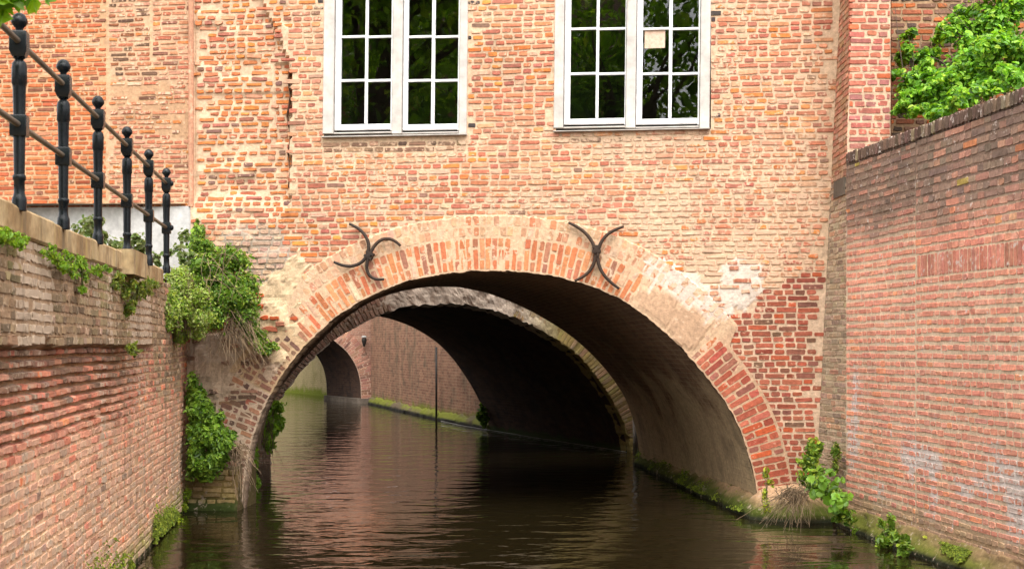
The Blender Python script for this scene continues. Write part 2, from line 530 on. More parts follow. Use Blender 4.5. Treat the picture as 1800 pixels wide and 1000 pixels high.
def lay(mb, U, V, W, H, prot, rough, col, fmap, r=rng, inset=0.005, back=0.022, tilt=0.0):
    n = len(U)
    if n == 0: return
    prot = np.broadcast_to(prot, (n,)); rough = np.broadcast_to(rough, (n,))
    a = np.maximum(W / 2, .012); b = np.maximum(H / 2, .012)
    c = 0.30 * np.minimum(a, b) * (1 + r.normal(0, 0.3, n))
    ox = np.stack([-a + c, 0 * a, a - c, a, a, a - c, 0 * a, -a + c, -a, -a], 1)
    oy = np.stack([-b, -b, -b, -b + c, b - c, b, b, b, b - c, -b + c], 1)
    j = rough[:, None] * np.minimum(a, b)[:, None]
    ox = ox + r.normal(0, 1, ox.shape) * j; oy = oy + r.normal(0, 1, oy.shape) * j
    if tilt:
        t = r.normal(0, tilt, (n, 1)); ox, oy = ox - t * oy, oy + t * ox
    e = inset * (1 + rough * 3)
    ix = ox * (1 - np.minimum(e / a, 0.45))[:, None]; iy = oy * (1 - np.minimum(e / b, 0.45))[:, None]
    uo = U[:, None] + ox; vo = V[:, None] + oy; ui = U[:, None] + ix; vi = V[:, None] + iy
    hi = prot[:, None] + r.normal(0, 0.0010, (n, 1)) + r.normal(0, 0.0012, (n, 10)) + r.normal(0, 0.0015, (n, 1)) * (ix / a[:, None])
    Po = fmap(uo, vo, np.repeat(prot[:, None] - back, 10, 1)); Pi = fmap(ui, vi, hi)
    P = np.concatenate([Po, Pi], 1).reshape(-1, 3)
    base = (np.arange(n) * 20)[:, None]
    k = np.arange(10); k1 = (k + 1) % 10
    q = np.stack([base + k, base + k1, base + 10 + k1, base + 10 + k], -1).reshape(-1, 4)
    t = base + 10 + k[None]
    C = np.repeat(col, 20, 0)
    mb.add(P, [q, t], C)


def rgba(c, a):
    c = np.asarray(c, float)
    a = np.broadcast_to(np.asarray(a, float), c.shape[:-1])
    return np.concatenate([c, a[..., None]], -1)


def resample(pts, n, smooth=0):
    pts = np.asarray(pts, float)
    s = np.concatenate([[0], np.cumsum(np.linalg.norm(np.diff(pts, axis=0), axis=1))])
    t = np.linspace(0, s[-1], n)
    P = np.stack([np.interp(t, s, pts[:, i]) for i in range(pts.shape[1])], 1)
    if smooth:
        k = np.exp(-0.5 * (np.arange(-3 * smooth, 3 * smooth + 1) / smooth) ** 2); k /= k.sum()
        pad = 3 * smooth
        E = np.concatenate([2 * P[0] - P[1:pad + 1][::-1], P, 2 * P[-1] - P[-pad - 1:-1][::-1]])
        P = np.stack([np.convolve(E[:, i], k, 'valid') for i in range(P.shape[1])], 1)
    return P


class Ring:
    """arch curve in a wall plane: (s along the curve, v outwards) -> (X, Z)"""

    def __init__(self, pts, smooth=14, n=400):
        self.P = resample(pts, n, smooth)
        d = np.gradient(self.P, axis=0); d /= np.linalg.norm(d, axis=1, keepdims=True)
        self.Nn = np.stack([-d[:, 1], d[:, 0]], 1)          # left of travel = outwards when travelling left to right over the top
        self.s = np.concatenate([[0], np.cumsum(np.linalg.norm(np.diff(self.P, axis=0), axis=1))])
        self.L = self.s[-1]

    def at(self, s, v):
        s = np.asarray(s, float)
        x = np.interp(s, self.s, self.P[:, 0]); z = np.interp(s, self.s, self.P[:, 1])
        nx = np.interp(s, self.s, self.Nn[:, 0]); nz = np.interp(s, self.s, self.Nn[:, 1])
        return x + nx * v, z + nz * v


class Plane:
    """vertical wall plane Y = y0 + k*X, facing the camera"""

    def __init__(self, y0, k):
        self.y0, self.k = y0, k
        n = math.hypot(1, k); self.n = np.array([k / n, -1 / n])

    def P(self, X, Z, h=0.0):
        X, Z, h = np.broadcast_arrays(np.asarray(X, float), np.asarray(Z, float), np.asarray(h, float))
        return np.stack([X + h * self.n[0], self.y0 + self.k * X + h * self.n[1], Z], -1)

    def px(self, x, y):          # measured photo position -> (X, Z) on this wall
        t = (np.asarray(x, float) - 900) / F
        d = self.y0 / (1 - self.k * t)
        return t * d, EYE + (605 - np.asarray(y, float)) / F * d

    def to_px(self, X, Z):
        d = self.y0 + self.k * np.asarray(X)
        return 900 + F * X / d, 605 - F * (Z - EYE) / d


FAC = Plane(14.34, -0.128)
fx = lambda x, y: FAC.px(x, y)


def P3(x, y, d):
    return np.array([(x - 900) / F * d, d, EYE + (605 - y) / F * d])


# ------------------------------------------------------------------ the front arch curve and its vault
front_px = [(424, 900), (428, 850), (434, 800), (450, 742), (476, 685), (518, 622), (568, 572), (620, 532), (682, 502), (750, 483),
            (830, 474), (900, 474), (960, 480), (1020, 493), (1090, 520), (1150, 562), (1200, 612), (1231, 648), (1268, 690),
            (1294, 726), (1312, 773), (1325, 825), (1333, 862), (1339, 925)]
front2 = np.array([np.array(fx(x, y)) for x, y in front_px])
RF = Ring(front2)
BK1 = Plane(20.2 - 0.25 * 1.8, 0.25)
back_px = [(452, 845), (455, 800), (462, 750), (476, 700), (516, 650), (564, 598), (596, 566), (644, 529), (692, 512), (740, 503), (788, 501),
           (836, 506), (904, 531), (967, 563), (1030, 609), (1072, 655), (1108, 706), (1121, 760), (1126, 815), (1126, 825)]
back2 = np.array([np.array(BK1.px(x, y)) for x, y in back_px])
RB = Ring(back2)

# ------------------------------------------------------------------ setting: water, ground
left_X = lambda d: -2.88 - 0.1253 * (d - 10.76)
right_X = lambda d: 3.13 + 0.1265 * (13.3 - d)
mb = MB()
mb.add([(-40, -40, 0), (40, -40, 0), (40, 90, 0), (-40, 90, 0)], np.array([(0, 1, 2, 3)]))
tag(mb.build("water", M["water"]), "dark brown canal water with small ripples", "water", kind="structure")

R_EDGE = [(3.35, 13.9), (2.9, 14.6), (1.86, 20.2), (1.98, 22.4), (-.4, 28.3), (-1.6, 32.0), (-4.02, 40.6), (-5.67, 43.6), (-6.04, 46.2), (-7.8, 50.0), (-13, 61)]
L_EDGE = [(-3.35, 14.78), (-3.3, 18.9), (-3.55, 20.3), (-5.6, 26.3), (-7.6, 33), (-9.6, 40.5), (-11.5, 43.6), (-14, 50), (-20, 61)]
mb = MB()
A = np.array([(left_X(d) - 0.02, d) for d in (-40, 0, 14.75)])
for a, b in zip(A[:-1], A[1:]):
    mb.add([(-60, a[1], 2.34), (a[0] - .1, a[1], 2.34), (b[0] - .1, b[1], 2.34), (-60, b[1], 2.34)], np.array([(0, 1, 2, 3)]))
tag(mb.build("quay_ground", M["soil"]), "paved quay behind the left canal wall", "ground", kind="structure")
mb = MB()
A = np.array([(right_X(d) + 0.1, d) for d in (-40, 0, 13.9)])
for a, b in zip(A[:-1], A[1:]):
    mb.add([(a[0], a[1], 3.2), (60, a[1], 3.2), (60, b[1], 3.2), (b[0], b[1], 3.2)], np.array([(0, 1, 2, 3)]))
tag(mb.build("garden_ground", M["garden"]), "garden soil behind the right retaining wall", "ground", kind="structure")
mb = MB()
for a, b in zip(R_EDGE[1:-1], R_EDGE[2:]):
    mb.add([(a[0] + .05, a[1], 3.16), (60, a[1], 3.16), (60, b[1], 3.16), (b[0] + .05, b[1], 3.16)], np.array([(0, 1, 2, 3)]))
for a, b in zip(L_EDGE[:-1], L_EDGE[1:]):
    mb.add([(-60, a[1], 3.16), (a[0] - .05, a[1], 3.16), (b[0] - .05, b[1], 3.16), (-60, b[1], 3.16)], np.array([(0, 1, 2, 3)]))
mb.add([(-60, 61, 3.16), (60, 61, 3.16), (60, 300, 3.16), (-60, 300, 3.16)], np.array([(0, 1, 2, 3)]))
tag(mb.build("street_ground", M["soil"]), "ground of the streets behind the canal houses", "ground", kind="structure")

# ------------------------------------------------------------------ THE BRIDGE HOUSE
house = empty("bridge_house", (0, 14.34, 0), "old orange brick house built on an arch over the canal, with two white windows", "house")

# --- facade regions, measured on the photo
PLASTER = [(452, 505), (500, 470), (520, 445), (545, 470), (520, 520), (545, 555), (575, 560), (560, 610), (525, 640), (492, 652), (462, 610), (440, 560)]
GREYPATCH = [(385, 415), (420, 396), (490, 398), (508, 440), (512, 480), (440, 500), (400, 450)]
TANLOW = [(330, 575), (470, 590), (480, 625), (440, 650), (405, 690), (390, 700), (330, 700)]
WHITE1 = [(1262, 470), (1300, 455), (1345, 470), (1350, 510), (1320, 528), (1280, 560), (1240, 555), (1262, 520)]
WHITE2 = [(1120, 455), (1170, 450), (1262, 510), (1285, 560), (1240, 560), (1150, 500)]
STONEP = [(1107, 525), (1131, 495), (1200, 535), (1252, 572), (1218, 616), (1190, 598), (1150, 558)]


def redzone(x, y):
    edge = np.interp(x, [1225, 1240, 1290, 1330, 1400, 1445, 1480], [590, 565, 540, 515, 485, 470, 465])
    return (x > 1225) & (y > edge + 10 * (vnoise(x / 18, y / 18, 3) - .5))


PAL_MAIN = [(5, (216, 132, 96)), (4, (208, 120, 92)), (3, (222, 150, 112)), (3, (196, 112, 90)), (2.2, (224, 128, 66)), (1.5, (192, 116, 96)),
            (1.6, (232, 180, 148)), (.4, (150, 110, 94)), (1.6, (236, 142, 66))]
PAL_ROUGH = [(4, (222, 130, 76)), (3, (212, 120, 86)), (2, (228, 136, 66)), (1.5, (186, 112, 92)), (.7, (142, 104, 92)), (2, (226, 160, 124))]
PAL_WING = [(5, (220, 120, 70)), (3, (224, 136, 90)), (3, (204, 108, 70)), (.8, (156, 100, 78)), (1, (228, 156, 116))]
PAL_WINGP = [(4, (220, 142, 106)), (3, (206, 122, 92)), (3, (224, 160, 128)), (1, (150, 98, 80)), (1, (226, 140, 76))]
PAL_RED = [(5, (186, 96, 72)), (3, (172, 86, 68)), (3, (200, 112, 86)), (2, (158, 98, 82)), (1.5, (208, 98, 60)), (.7, (144, 102, 80))]
PAL_GREYP = [(3, (222, 178, 152)), (2, (228, 176, 144)), (2, (206, 162, 142)), (1, (220, 152, 116))]
MORT_MAIN = alb(238, 202, 168)
MORT_RED = alb(240, 204, 172)
MORT_GREY = alb(198, 178, 158)
MORT_TAN = alb(226, 200, 176)
MORT_PL = alb(238, 206, 166)


def mortar_col(x, y):
    c = np.empty(np.shape(x) + (3,)); c[:] = MORT_MAIN
    wv = 0.88 + 0.24 * fbm(x / 60, y / 60, 11)
    c *= wv[..., None]
    for msk, col in ((redzone(x, y), MORT_RED), (inreg(x, y, GREYPATCH), MORT_GREY), (inreg(x, y, PLASTER), MORT_PL),
                     (inreg(x, y, TANLOW), MORT_TAN), (inreg(x, y, STONEP), alb(218, 180, 146)),
                     (inreg(x, y, WHITE1) | inreg(x, y, WHITE2), alb(246, 226, 208))):
        c[msk] = col * (0.9 + 0.2 * fbm(x[msk] / 14, y[msk] / 14, 5))[..., None]
    low = (x < 500) & (y > 640)
    c[low] = alb(222, 192, 164)
    return c


def facade_h(X, Z):
    """relief of the wall: the blocked-up doorway on the left lies a little deeper"""
    x, y = FAC.to_px(X, Z)
    edge = 508 + 6 * (vnoise(y / 22, 0 * y, 9) - .5) - np.clip((108 - y), 0, None) * 0.45
    rec = (x > 338) & (x < edge) & (y < 330)
    h = np.where(rec, -0.06, 0.0)
    fade = sstep(330, 395, y)
    h2 = np.where((x > 338) & (x < edge) & (y >= 330), -0.06 * (1 - fade), h)
    niche = (x > 480) & (x < edge) & (y > 110) & (y < 250)
    h2 = np.where(niche, -0.085, h2)
    h2 = h2 + 0.02 * sstep(0.5, 0.75, vnoise(x / 60, y / 30, 21)) * ((x > 340) & (x < 505)) - 0.006
    pl = inreg(x, y, PLASTER) | inreg(x, y, TANLOW)
    h2 = h2 + np.where(pl, 0.012 + 0.045 * (fbm(x / 14, y / 14, 31, 5) - .5), 0)
    h2 = h2 + np.where(inreg(x, y, WHITE1) | inreg(x, y, WHITE2), 0.006 + .01 * (fbm(x / 16, y / 16, 32) - .5), 0)
    return h2


def Xr(Z):
    return 3.01 + (Z - .8) * (.21 / 4.37)


# windows on the facade, (x0, x1, sill top) measured
WIN = [dict(x0=571, x1=820, yb=236, m0=688, m1=706, s=((586, 688), (706, 806)), panes=((597, 639, 644, 685), (715, 756, 762, 803)), rows=(64, 141), bot=217),
       dict(x0=977, x1=1247, yb=226, m0=1099, m1=1117, s=((990, 1099), (1117, 1229)), panes=((1001, 1046, 1051, 1097), (1128, 1174, 1180, 1226)), rows=(50, 129), bot=207)]
WTOP = -108
holes = []
for w in WIN:
    xa, zb = fx(w["x0"] - 1, w["yb"] + 5); xb, zt = fx(w["x1"] + 1, WTOP)
    holes.append((float(xa), float(xb), float(zb), float(zt)))
TOPZ = 7.6
ext = resample(np.stack(RF.at(np.linspace(0, RF.L, 200), 0.06), 1), 200)
arch_poly = [(-9 + 6, -1)] if False else [tuple(p) for p in ext] + [(ext[-1][0], -1), (ext[0][0], -1)]


def in_hole(X, Z, g=0.0):
    r = np.zeros(np.shape(X), bool)
    for a, b, c, d in holes:
        r |= (X > a - g) & (X < b + g) & (Z > c - g) & (Z < d + g)
    return r


wall = MB()
us = np.arange(-3.46, 3.46, 0.03); vs = np.arange(-0.25, TOPZ + .01, 0.03)
Ug, Vg = np.meshgrid(us, vs, indexing='ij')
# squeeze the right end onto the leaning corner
xr = Xr(Vg)
Ug2 = np.where(Ug > 2.7, 2.7 + (Ug - 2.7) * (xr - 2.7) / (us[-1] - 2.7), Ug)
gx, gy = FAC.to_px(Ug2, Vg)
hh = facade_h(Ug2, Vg) + 0.004 * (fbm(Ug2 * 14, Vg * 14, 41) - .5) * 2
Pg = FAC.P(Ug2, Vg, hh)
Uc = (Ug2[:-1, :-1] + Ug2[1:, 1:]) / 2; Vc = (Vg[:-1, :-1] + Vg[1:, 1:]) / 2
keep = ~inpoly(Uc, Vc, arch_poly) & ~in_hole(Uc, Vc) & ~((Uc < -3.335) & (Vc > 2.4))
wall.sheet(Pg, rgba(mortar_col(gx, gy), 0.1), keep=keep)

U, V, W, H = courses(-3.46, 3.5, 0.0, TOPZ, 0.059, [(.105, .105, .108, .20), (.108, .102), (.20, .105, .105), (.104, .2)], joint=0.0152)
x, y = FAC.to_px(U, V)
n = len(U)
r0 = rng.random(n)
ok = ~inpoly(U, V, [tuple(p) for p in np.stack(RF.at(np.linspace(0, RF.L, 200), 0.20), 1)] + [(9, -1), (-9, -1)][:0] + [(ext[-1][0], -1), (ext[0][0], -1)])
ok &= (U + W / 2 < Xr(V) + .02) & ~((U - W / 2 < -3.35) & (V > 2.4))
# trim bricks against window openings
for a, b, c, d in holes:
    inz = (V + H / 2 > c - .01) & (V - H / 2 < d)
    left = inz & (U < a) & (U + W / 2 > a - .008); right = inz & (U > b) & (U - W / 2 < b + .008)
    mid = inz & (U >= a) & (U <= b)
    l0 = U - W / 2
    W = np.where(left, np.maximum(a - .008 - l0, .02), W); U = np.where(left, l0 + W / 2, U)
    r1 = U + W / 2
    W = np.where(right, np.maximum(r1 - b - .008, .02), W); U = np.where(right, r1 - W / 2, U)
    ok &= ~mid
rough_z = (x > 338) & (x < 508) & (y < 398)
red_z = redzone(x, y)
greyp = inreg(x, y, GREYPATCH); plz = inreg(x, y, PLASTER); tan = inreg(x, y, TANLOW)
wht = inreg(x, y, WHITE1) | inreg(x, y, WHITE2); stp = inreg(x, y, STONEP)
lowl = (x < 505) & (y > 620)
ok &= ~(plz & (r0 > 0.14)) & ~(tan & (r0 > 0.10)) & ~stp & ~(wht & (r0 > 0.55)) & ~(rough_z & (r0 > 0.93))
col = pick(PAL_MAIN, n)
for msk, pal in ((rough_z, PAL_ROUGH), (red_z, PAL_RED), (greyp, PAL_GREYP), (lowl | tan, [(3, (150, 112, 92)), (2, (122, 92, 78)), (1, (176, 130, 104))]),
                 (plz, [(3, (214, 96, 52)), (2, (176, 96, 70))])):
    col[msk] = pick(pal, int(msk.sum()))
# colour drifts over the wall: batches of paler and of more orange bricks
b1 = fbm(x / 130, y / 70, 51)
zone = sstep(.38, .66, fbm(x / 210, y / 120, 52)) * .45 + .30 * sstep(900, 1300, x) * sstep(120, 300, y)
zone = np.where(red_z | rough_z, 0.05, zone)
zone = np.clip(zone * 1.0 * rng.random(n), 0, .7)
col = col * (1 - zone[:, None]) + zone[:, None] * np.array([.56, .35, .22]) * np.exp(rng.normal(0, .14, (n, 1)))
col = col * np.where(rough_z[:, None], 1.0, np.array([[1.0, 1.01, 1.0]]))
col = np.clip(col * (.90 + .36 * b1)[:, None] * np.where(red_z, .92, 1.0)[:, None], 0, .8)
wash = 0.05 + 0.50 * sstep(.48, .75, fbm(x / 90, y / 50, 61)) + 0.40 * sstep(920, 1250, x) * sstep(80, 330, y) * (~red_z) + .45 * np.exp(-((x - 1265) / 95) ** 2 - ((y - 490) / 70) ** 2) * (~red_z)
wash = np.where(rough_z, 0.12, wash); wash = np.where(red_z, 0.03 + .5 * np.exp(-((x - 1275) / 70) ** 2 - ((y - 520) / 50) ** 2), wash); wash = np.where(wht, 0.5, wash)
wash = np.where(greyp, 0.25, wash)
wash = np.where((x > 830) & (x < 980) & (y < 250), wash * .7, wash)
sill_row = (np.abs(y - 255) < 16) & (((x > 560) & (x < 825)) | ((x > 985) & (x < 1140) & (y < 250)))  # rows of darker bricks just under the sills
col[sill_row] = pick([(2, (150, 116, 92)), (1, (110, 86, 72)), (1, (196, 150, 118))], int(sill_row.sum()))
edgebrk = ((np.abs(x - 570) < 9) | (np.abs(x - 822) < 9) | (np.abs(x - 1250) < 9)) & (y < 245) & (rng.random(n) < 0.22)
col[edgebrk] = pick([(1, (84, 72, 72))], int(edgebrk.sum()))
rough = np.where(rough_z, 0.16, np.where(red_z, 0.05, 0.10)); rough = np.where(plz | tan, 0.25, rough)
Wj = W * np.where(rough_z, rng.uniform(.84, .99, n), 1.0) + red_z * .003; Hj = H * np.where(rough_z, rng.uniform(.82, 1.04, n), 1.0) + red_z * .004
prot = np.where(red_z, 0.001, np.where(rough_z, 0.008, 0.0045)) + np.where(plz | tan, .012, 0)
lay(wall, U[ok], V[ok], Wj[ok], Hj[ok], (prot + facade_h(U, V) + .004)[ok], rough[ok], rgba(col, wash)[ok], lambda u, v, h: FAC.P(u, v, h), tilt=0.016, back=.024, inset=.0035)
# ragged jamb of the blocked doorway: the step between the two planes
mbx = np.array([(506, 330), (509, 300), (505, 270), (510, 240), (503, 205), (509, 170), (505, 140), (511, 112)])
jx, jz = FAC.px(mbx[:, 0], mbx[:, 1])
Pj = np.stack([FAC.P(jx, jz, 0.004), FAC.P(jx - .004, jz, -.10)], 1)
wall.sheet(Pj, rgba(np.tile(alb(150, 116, 92), (len(jx), 2, 1)), 0.0))
# return wall behind the corner and the other outer walls
yf = lambda X: 14.34 - .128 * X
HB = 4.0
for (xa, xb) in ((-3.32, -3.32), (3.33, 3.33)):
    for z0, z1 in ((3.0, TOPZ),):
        wall.add([(xa, yf(xa) + .02, z0), (xa, yf(xa) + HB, z0), (xa, yf(xa) + HB, z1), (xa, yf(xa) + .02, z1)], np.array([(0, 1, 2, 3)]), rgba(np.tile(alb(206, 140, 108), (4, 1)), 0))
wall.add([(-3.32, yf(-3.32) + HB, 3.1), (3.33, yf(3.33) + HB, 3.1), (3.33, yf(3.33) + HB, TOPZ), (-3.32, yf(-3.32) + HB, TOPZ)], np.array([(3, 2, 1, 0)]), rgba(np.tile(alb(206, 140, 108), (4, 1)), 0))
wall.build("wall", M["facade"], house)

# --- arch ring: two rings of header bricks round the opening
ringm = MB()
S_L = RF.L
s_of = lambda xq, yq: float(RF.s[np.argmin(np.sum((RF.P - np.array(fx(xq, yq))) ** 2, 1))])
sA, sB, sC, sD = s_of(470, 690), s_of(545, 595), s_of(1105, 527), s_of(1222, 632)
RH = 0.007
rp = lambda s, v, h: FAC.P(*RF.at(s, v), np.asarray(h) + RH)
ss = np.linspace(0, S_L, 330); vv = np.array([-.012, 0, .02, .06, .12, .18, .24, .30, .36, .42, .48, .54, .57])
Sg, Vv = np.meshgrid(ss, vv, indexing='ij')
lim = np.interp(ss, [0, sA * .6, sA, sB, sB + .4, sC - .1, sC, sD, sD + .1, S_L], [.42, .46, .50, .40, .57, .57, .57, .57, .365, .35])
Vv = np.minimum(Vv, lim[:, None])
rag = (0.012 * (vnoise(ss * 16, ss * 0, 71) - .5) + .010 * (vnoise(ss * 45, ss * 0, 72) - .5))
Vv = Vv + rag[:, None] * (np.abs(Vv) < .03)
hg = 0.004 * (fbm(Sg * 14, Vv * 14, 73) - .5) + 0.003
hg[:, 0] = -0.16
hg[:, -1] = -0.012
xg, yg = FAC.to_px(*RF.at(Sg, Vv))
stone = inreg(xg, yg, STONEP); hg = np.where(stone, 0.012 + .004 * (fbm(xg / 9, yg / 9, 7) - .5), hg)
mc = np.empty(Sg.shape + (3,)); mc[:] = alb(232, 194, 158)
mc[Sg > sD] = alb(222, 182, 148); mc[(Sg < sA)] = alb(228, 198, 170)
mc[(Sg >= sA) & (Sg < sB)] = alb(226, 190, 150)
mc[stone] = alb(218, 178, 144)
mc[inreg(xg, yg, WHITE1) | inreg(xg, yg, WHITE2)] = alb(244, 222, 204)
mc[:, 0] = alb(110, 88, 72)
ringm.sheet(rp(Sg, Vv, hg), rgba(mc, 0.1), flip=True)


def ring_course(ringobj, R, fmap, s0, s1, v0, v1, pal, pitch=.062, wash=.05, skip=None, prot=.006, split=(0.667, 0.333), rough=.09, joint=.0095, tilt=.01):
    """bricks standing on the curve; each soldier is split into stretcher and header alternately"""
    k = int(round((s1 - s0) / pitch)); pitch = (s1 - s0) / k
    U = []; V = []; W = []; H = []
    T = v1 - v0
    for i in range(k):
        sc = s0 + (i + .5) * pitch
        cuts = [0, split[0], 1] if i % 2 == 0 else [0, 1 - split[0], 1]
        if split[0] == 1: cuts = [0, 1]
        for a, b in zip(cuts[:-1], cuts[1:]):
            a += rng.normal(0, .012) if 0 < a < 1 else 0
            U.append(sc + rng.normal(0, .002)); V.append(v0 + (a + b) / 2 * T)
            W.append(pitch * 1.0 - joint); H.append((b - a) * T - joint)
    U, V, W, H = map(np.array, (U, V, W, H))
    vm = (v0 + v1) / 2
    W = W + pitch * 0.12 * (V / max(v1, .3))          # voussoirs widen outwards
    c = np.clip(pick(pal, len(U)) * 1.12, 0, .8); o = np.ones(len(U), bool)
    if skip is not None: o = ~skip(U, V)
    ws = wash(U, V) if callable(wash) else np.full(len(U), wash)
    lay(ringobj, U[o], V[o], W[o], H[o], prot - .003 * np.clip(ws[o] * 1.6, 0, 1), rough, rgba(c, ws)[o], fmap, tilt=tilt)


PAL_RI = [(5, (216, 136, 90)), (3, (208, 122, 80)), (3, (196, 124, 92)), (2, (222, 152, 104)), (1.5, (176, 120, 94)), (.8, (226, 182, 150))]
PAL_RO = [(4, (218, 168, 130)), (3, (206, 152, 116)), (2, (222, 178, 144)), (1, (210, 134, 96))]
PAL_DK = [(4, (146, 108, 90)), (3, (162, 118, 96)), (2, (126, 96, 84)), (2, (182, 130, 102)), (1, (190, 112, 88))]


def skp(U, V):
    xx, yy = FAC.to_px(*RF.at(U, V))
    return inreg(xx, yy, STONEP) | (inreg(xx, yy, PLASTER) & (rng.random(len(U)) < .45)) | (rng.random(len(U)) < .015)


def wsh(U, V):
    xx, yy = FAC.to_px(*RF.at(U, V))
    return np.clip(.05 + .42 * sstep(1085, 1180, xx) + .22 * sstep(.5, .75, fbm(xx / 50, yy / 40, 90)), 0, .7)


ring_course(ringm, RF, rp, sA + .02, sB, 0.005, .22, PAL_DK, wash=.08, skip=skp, rough=.13)
ring_course(ringm, RF, rp, sA + .02, sB, .225, .42, PAL_DK, wash=.15, skip=skp, rough=.15)
ring_course(ringm, RF, rp, sB, sD, 0.005, .335, PAL_RI, wash=wsh, skip=skp, tilt=.02)
ring_course(ringm, RF, rp, sB + .25, sD - .1, .340, .56, PAL_RO, wash=lambda U, V: wsh(U, V) + .15, skip=skp, split=(.5, .5), tilt=.025)
ring_course(ringm, RF, rp, sD, S_L - .12, 0.005, .34, PAL_RED, wash=.03, skip=lambda U, V: np.zeros(len(U), bool), rough=.05, pitch=.066)
ring_course(ringm, RF, rp, .02, sA, 0.005, .22, PAL_DK, wash=.06, skip=lambda U, V: rng.random(len(U)) < .03, rough=.15, tilt=.04)
ring_course(ringm, RF, rp, .02, sA, .225, .44, PAL_DK, wash=.14, skip=lambda U, V: rng.random(len(U)) < .12, rough=.16, tilt=.05)
ringm.build("arch_ring", M["ring"], house)


# --- the vault under the house
def loft(A3, B3, m, jit=0.0, seed=0):
    t = np.linspace(0, 1, m)[None, :, None]
    P = A3[:, None] * (1 - t) + B3[:, None] * t
    a = np.concatenate([[0], np.cumsum(np.linalg.norm(np.diff(A3, axis=0), axis=1))])
    L = np.linalg.norm(A3.mean(0) - B3.mean(0))
    uv = np.zeros(P.shape); uv[..., 0] = np.linspace(0, L, m)[None]; uv[..., 1] = a[:, None]
    if jit:
        k = (fbm(uv[..., 0] * 3, uv[..., 1] * 3, seed) - .5) * 2 * jit
        c = P.mean(0, keepdims=True); d = P - c; d[..., 1] = 0
        P = P + d / (np.linalg.norm(d, axis=-1, keepdims=True) + 1e-9) * k[..., None]
    return P, uv


fr3 = rp(RF.s, 0 * RF.s - .005, np.full(len(RF.s), -.02))
bk3 = BK1.P(RB.P[:, 0], RB.P[:, 1])
mb = MB()
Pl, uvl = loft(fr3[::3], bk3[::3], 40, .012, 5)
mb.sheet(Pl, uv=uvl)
# rear face of the vault and the deck over it
top = 3.12
BT = np.stack([bk3[::3], np.stack([bk3[::3, 0], bk3[::3, 1], np.full(len(bk3[::3]), top)], 1)], 1)
mb.sheet(BT, uv=BT[..., [0, 2, 1]])
for sx, e in ((-1, bk3[0]), (1, bk3[-1])):
    Q = np.array([[(e[0], e[1], -.2), (e[0], e[1], top)], [(e[0] + sx * 3, e[1], -.2), (e[0] + sx * 3, e[1], top)]], float)
    mb.sheet(Q, uv=Q[..., [0, 2, 1]])
mb.add([(-3.4, 14.9, top), (3.4, 14.0, top), (2.2, BK1.y0 + .25 * 2.2, top), (-3.6, BK1.y0 - .25 * 3.6, top)], np.array([(0, 1, 2, 3)]))
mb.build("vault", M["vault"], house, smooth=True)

# --- footings: mossy pier on the left, rubble base on the right
mb = MB()
pz = np.array([-.3, .0, .12, .24, .34, .40])
xl0, _ = fx(338, 880); xl1, _ = fx(421, 880)
uu = np.linspace(-.15, float(xl1 - xl0) + .04, 26)
Ug3, Zg3 = np.meshgrid(uu, np.linspace(-.3, .42, 26), indexing='ij')
out = .16 + .03 * (fbm(Ug3 * 7, Zg3 * 9, 3) - .5) - .03 * sstep(.3, .42, Zg3) + .05 * sstep(.1, .02, Zg3)
Pp = FAC.P(float(xl0) + Ug3, Zg3, out)
cgrn = sstep(.12, .0, Zg3 - .14 * fbm(Ug3 * 6, Zg3 * 4, 8))
cc = alb(160, 136, 84)[None, None] * (1 - cgrn[..., None]) + np.array([.035, .05, .01]) * cgrn[..., None]
mb.sheet(Pp, rgba(cc, 0))
mb.sheet(np.stack([Pp[:, -1], FAC.P(float(xl0) + uu, .45 + 0 * uu, -.02 + 0 * uu)], 1), rgba(np.tile(alb(120, 110, 70), (26, 2, 1)), 0))
mb.sheet(np.stack([Pp[-1], FAC.P(float(xl0) + uu[-1] - .05 + 0 * pz.mean() + np.zeros(26), Zg3[-1], -.6 + 0 * Zg3[-1])], 1), rgba(np.tile(alb(110, 96, 60), (26, 2, 1)), 0))
U, V, W, H = courses(float(xl0) - .1, float(xl1) + .02, .06, .42, .062, [(.21, .105), (.105, .21)])
cb = pick([(2, (190, 164, 108)), (2, (166, 142, 94)), (1, (200, 172, 122))], len(U))
lay(mb, U, V, W, H, .17, .14, rgba(cb, .05), lambda u, v, h: FAC.P(u, v, h), back=.03)
mb.build("footing", M["rear"], house)

mb = MB()
base_px = [(1234, 885), (1262, 905), (1300, 920), (1345, 930), (1400, 934), (1440, 930)]
# ledge running along the right foot of the vault, then turning along the facade
ed = []
for t in np.linspace(1, 0, 30):
    a = fr3[-1]; b = bk3[-1]
    p = a * (1 - t) + b * t
    ed.append((p[0] - .10 - .05 * (1 - t), p[1] - .25 * (1 - t)))
for xx, hh_ in ((1352, .46), (1372, .52), (1400, .56), (1430, .54), (1455, .5)):
    X_, _ = fx(xx, 880); q = FAC.P(X_, 0, hh_ * .8); ed.append((q[0], q[1]))
ed = np.array(ed)
inn = []
for t in np.linspace(1, 0, 30):
    a = fr3[-1]; b = bk3[-1]; p = a * (1 - t) + b * t; inn.append((p[0] + .05, p[1]))
for xx in (1352, 1372, 1400, 1430, 1455):
    X_, _ = fx(xx, 880); q = FAC.P(X_, 0, -.03); inn.append((q[0], q[1]))
inn = np.array(inn)
prof = [(0, -.25), (0, 0.0), (.02, .07), (.16, .13), (.45, .20), (.8, .28), (1.0, .31)]
rows = []
nz = len(ed)
grow = np.concatenate([np.linspace(.45, 1, 30), np.ones(nz - 30) * 1.08])
for f, z in prof:
    q = ed * (1 - f) + inn * f
    zz = np.where(z > 0, z * grow, z)
    rows.append(np.stack([q[:, 0], q[:, 1], zz], 1))
PP = np.stack(rows, 1)
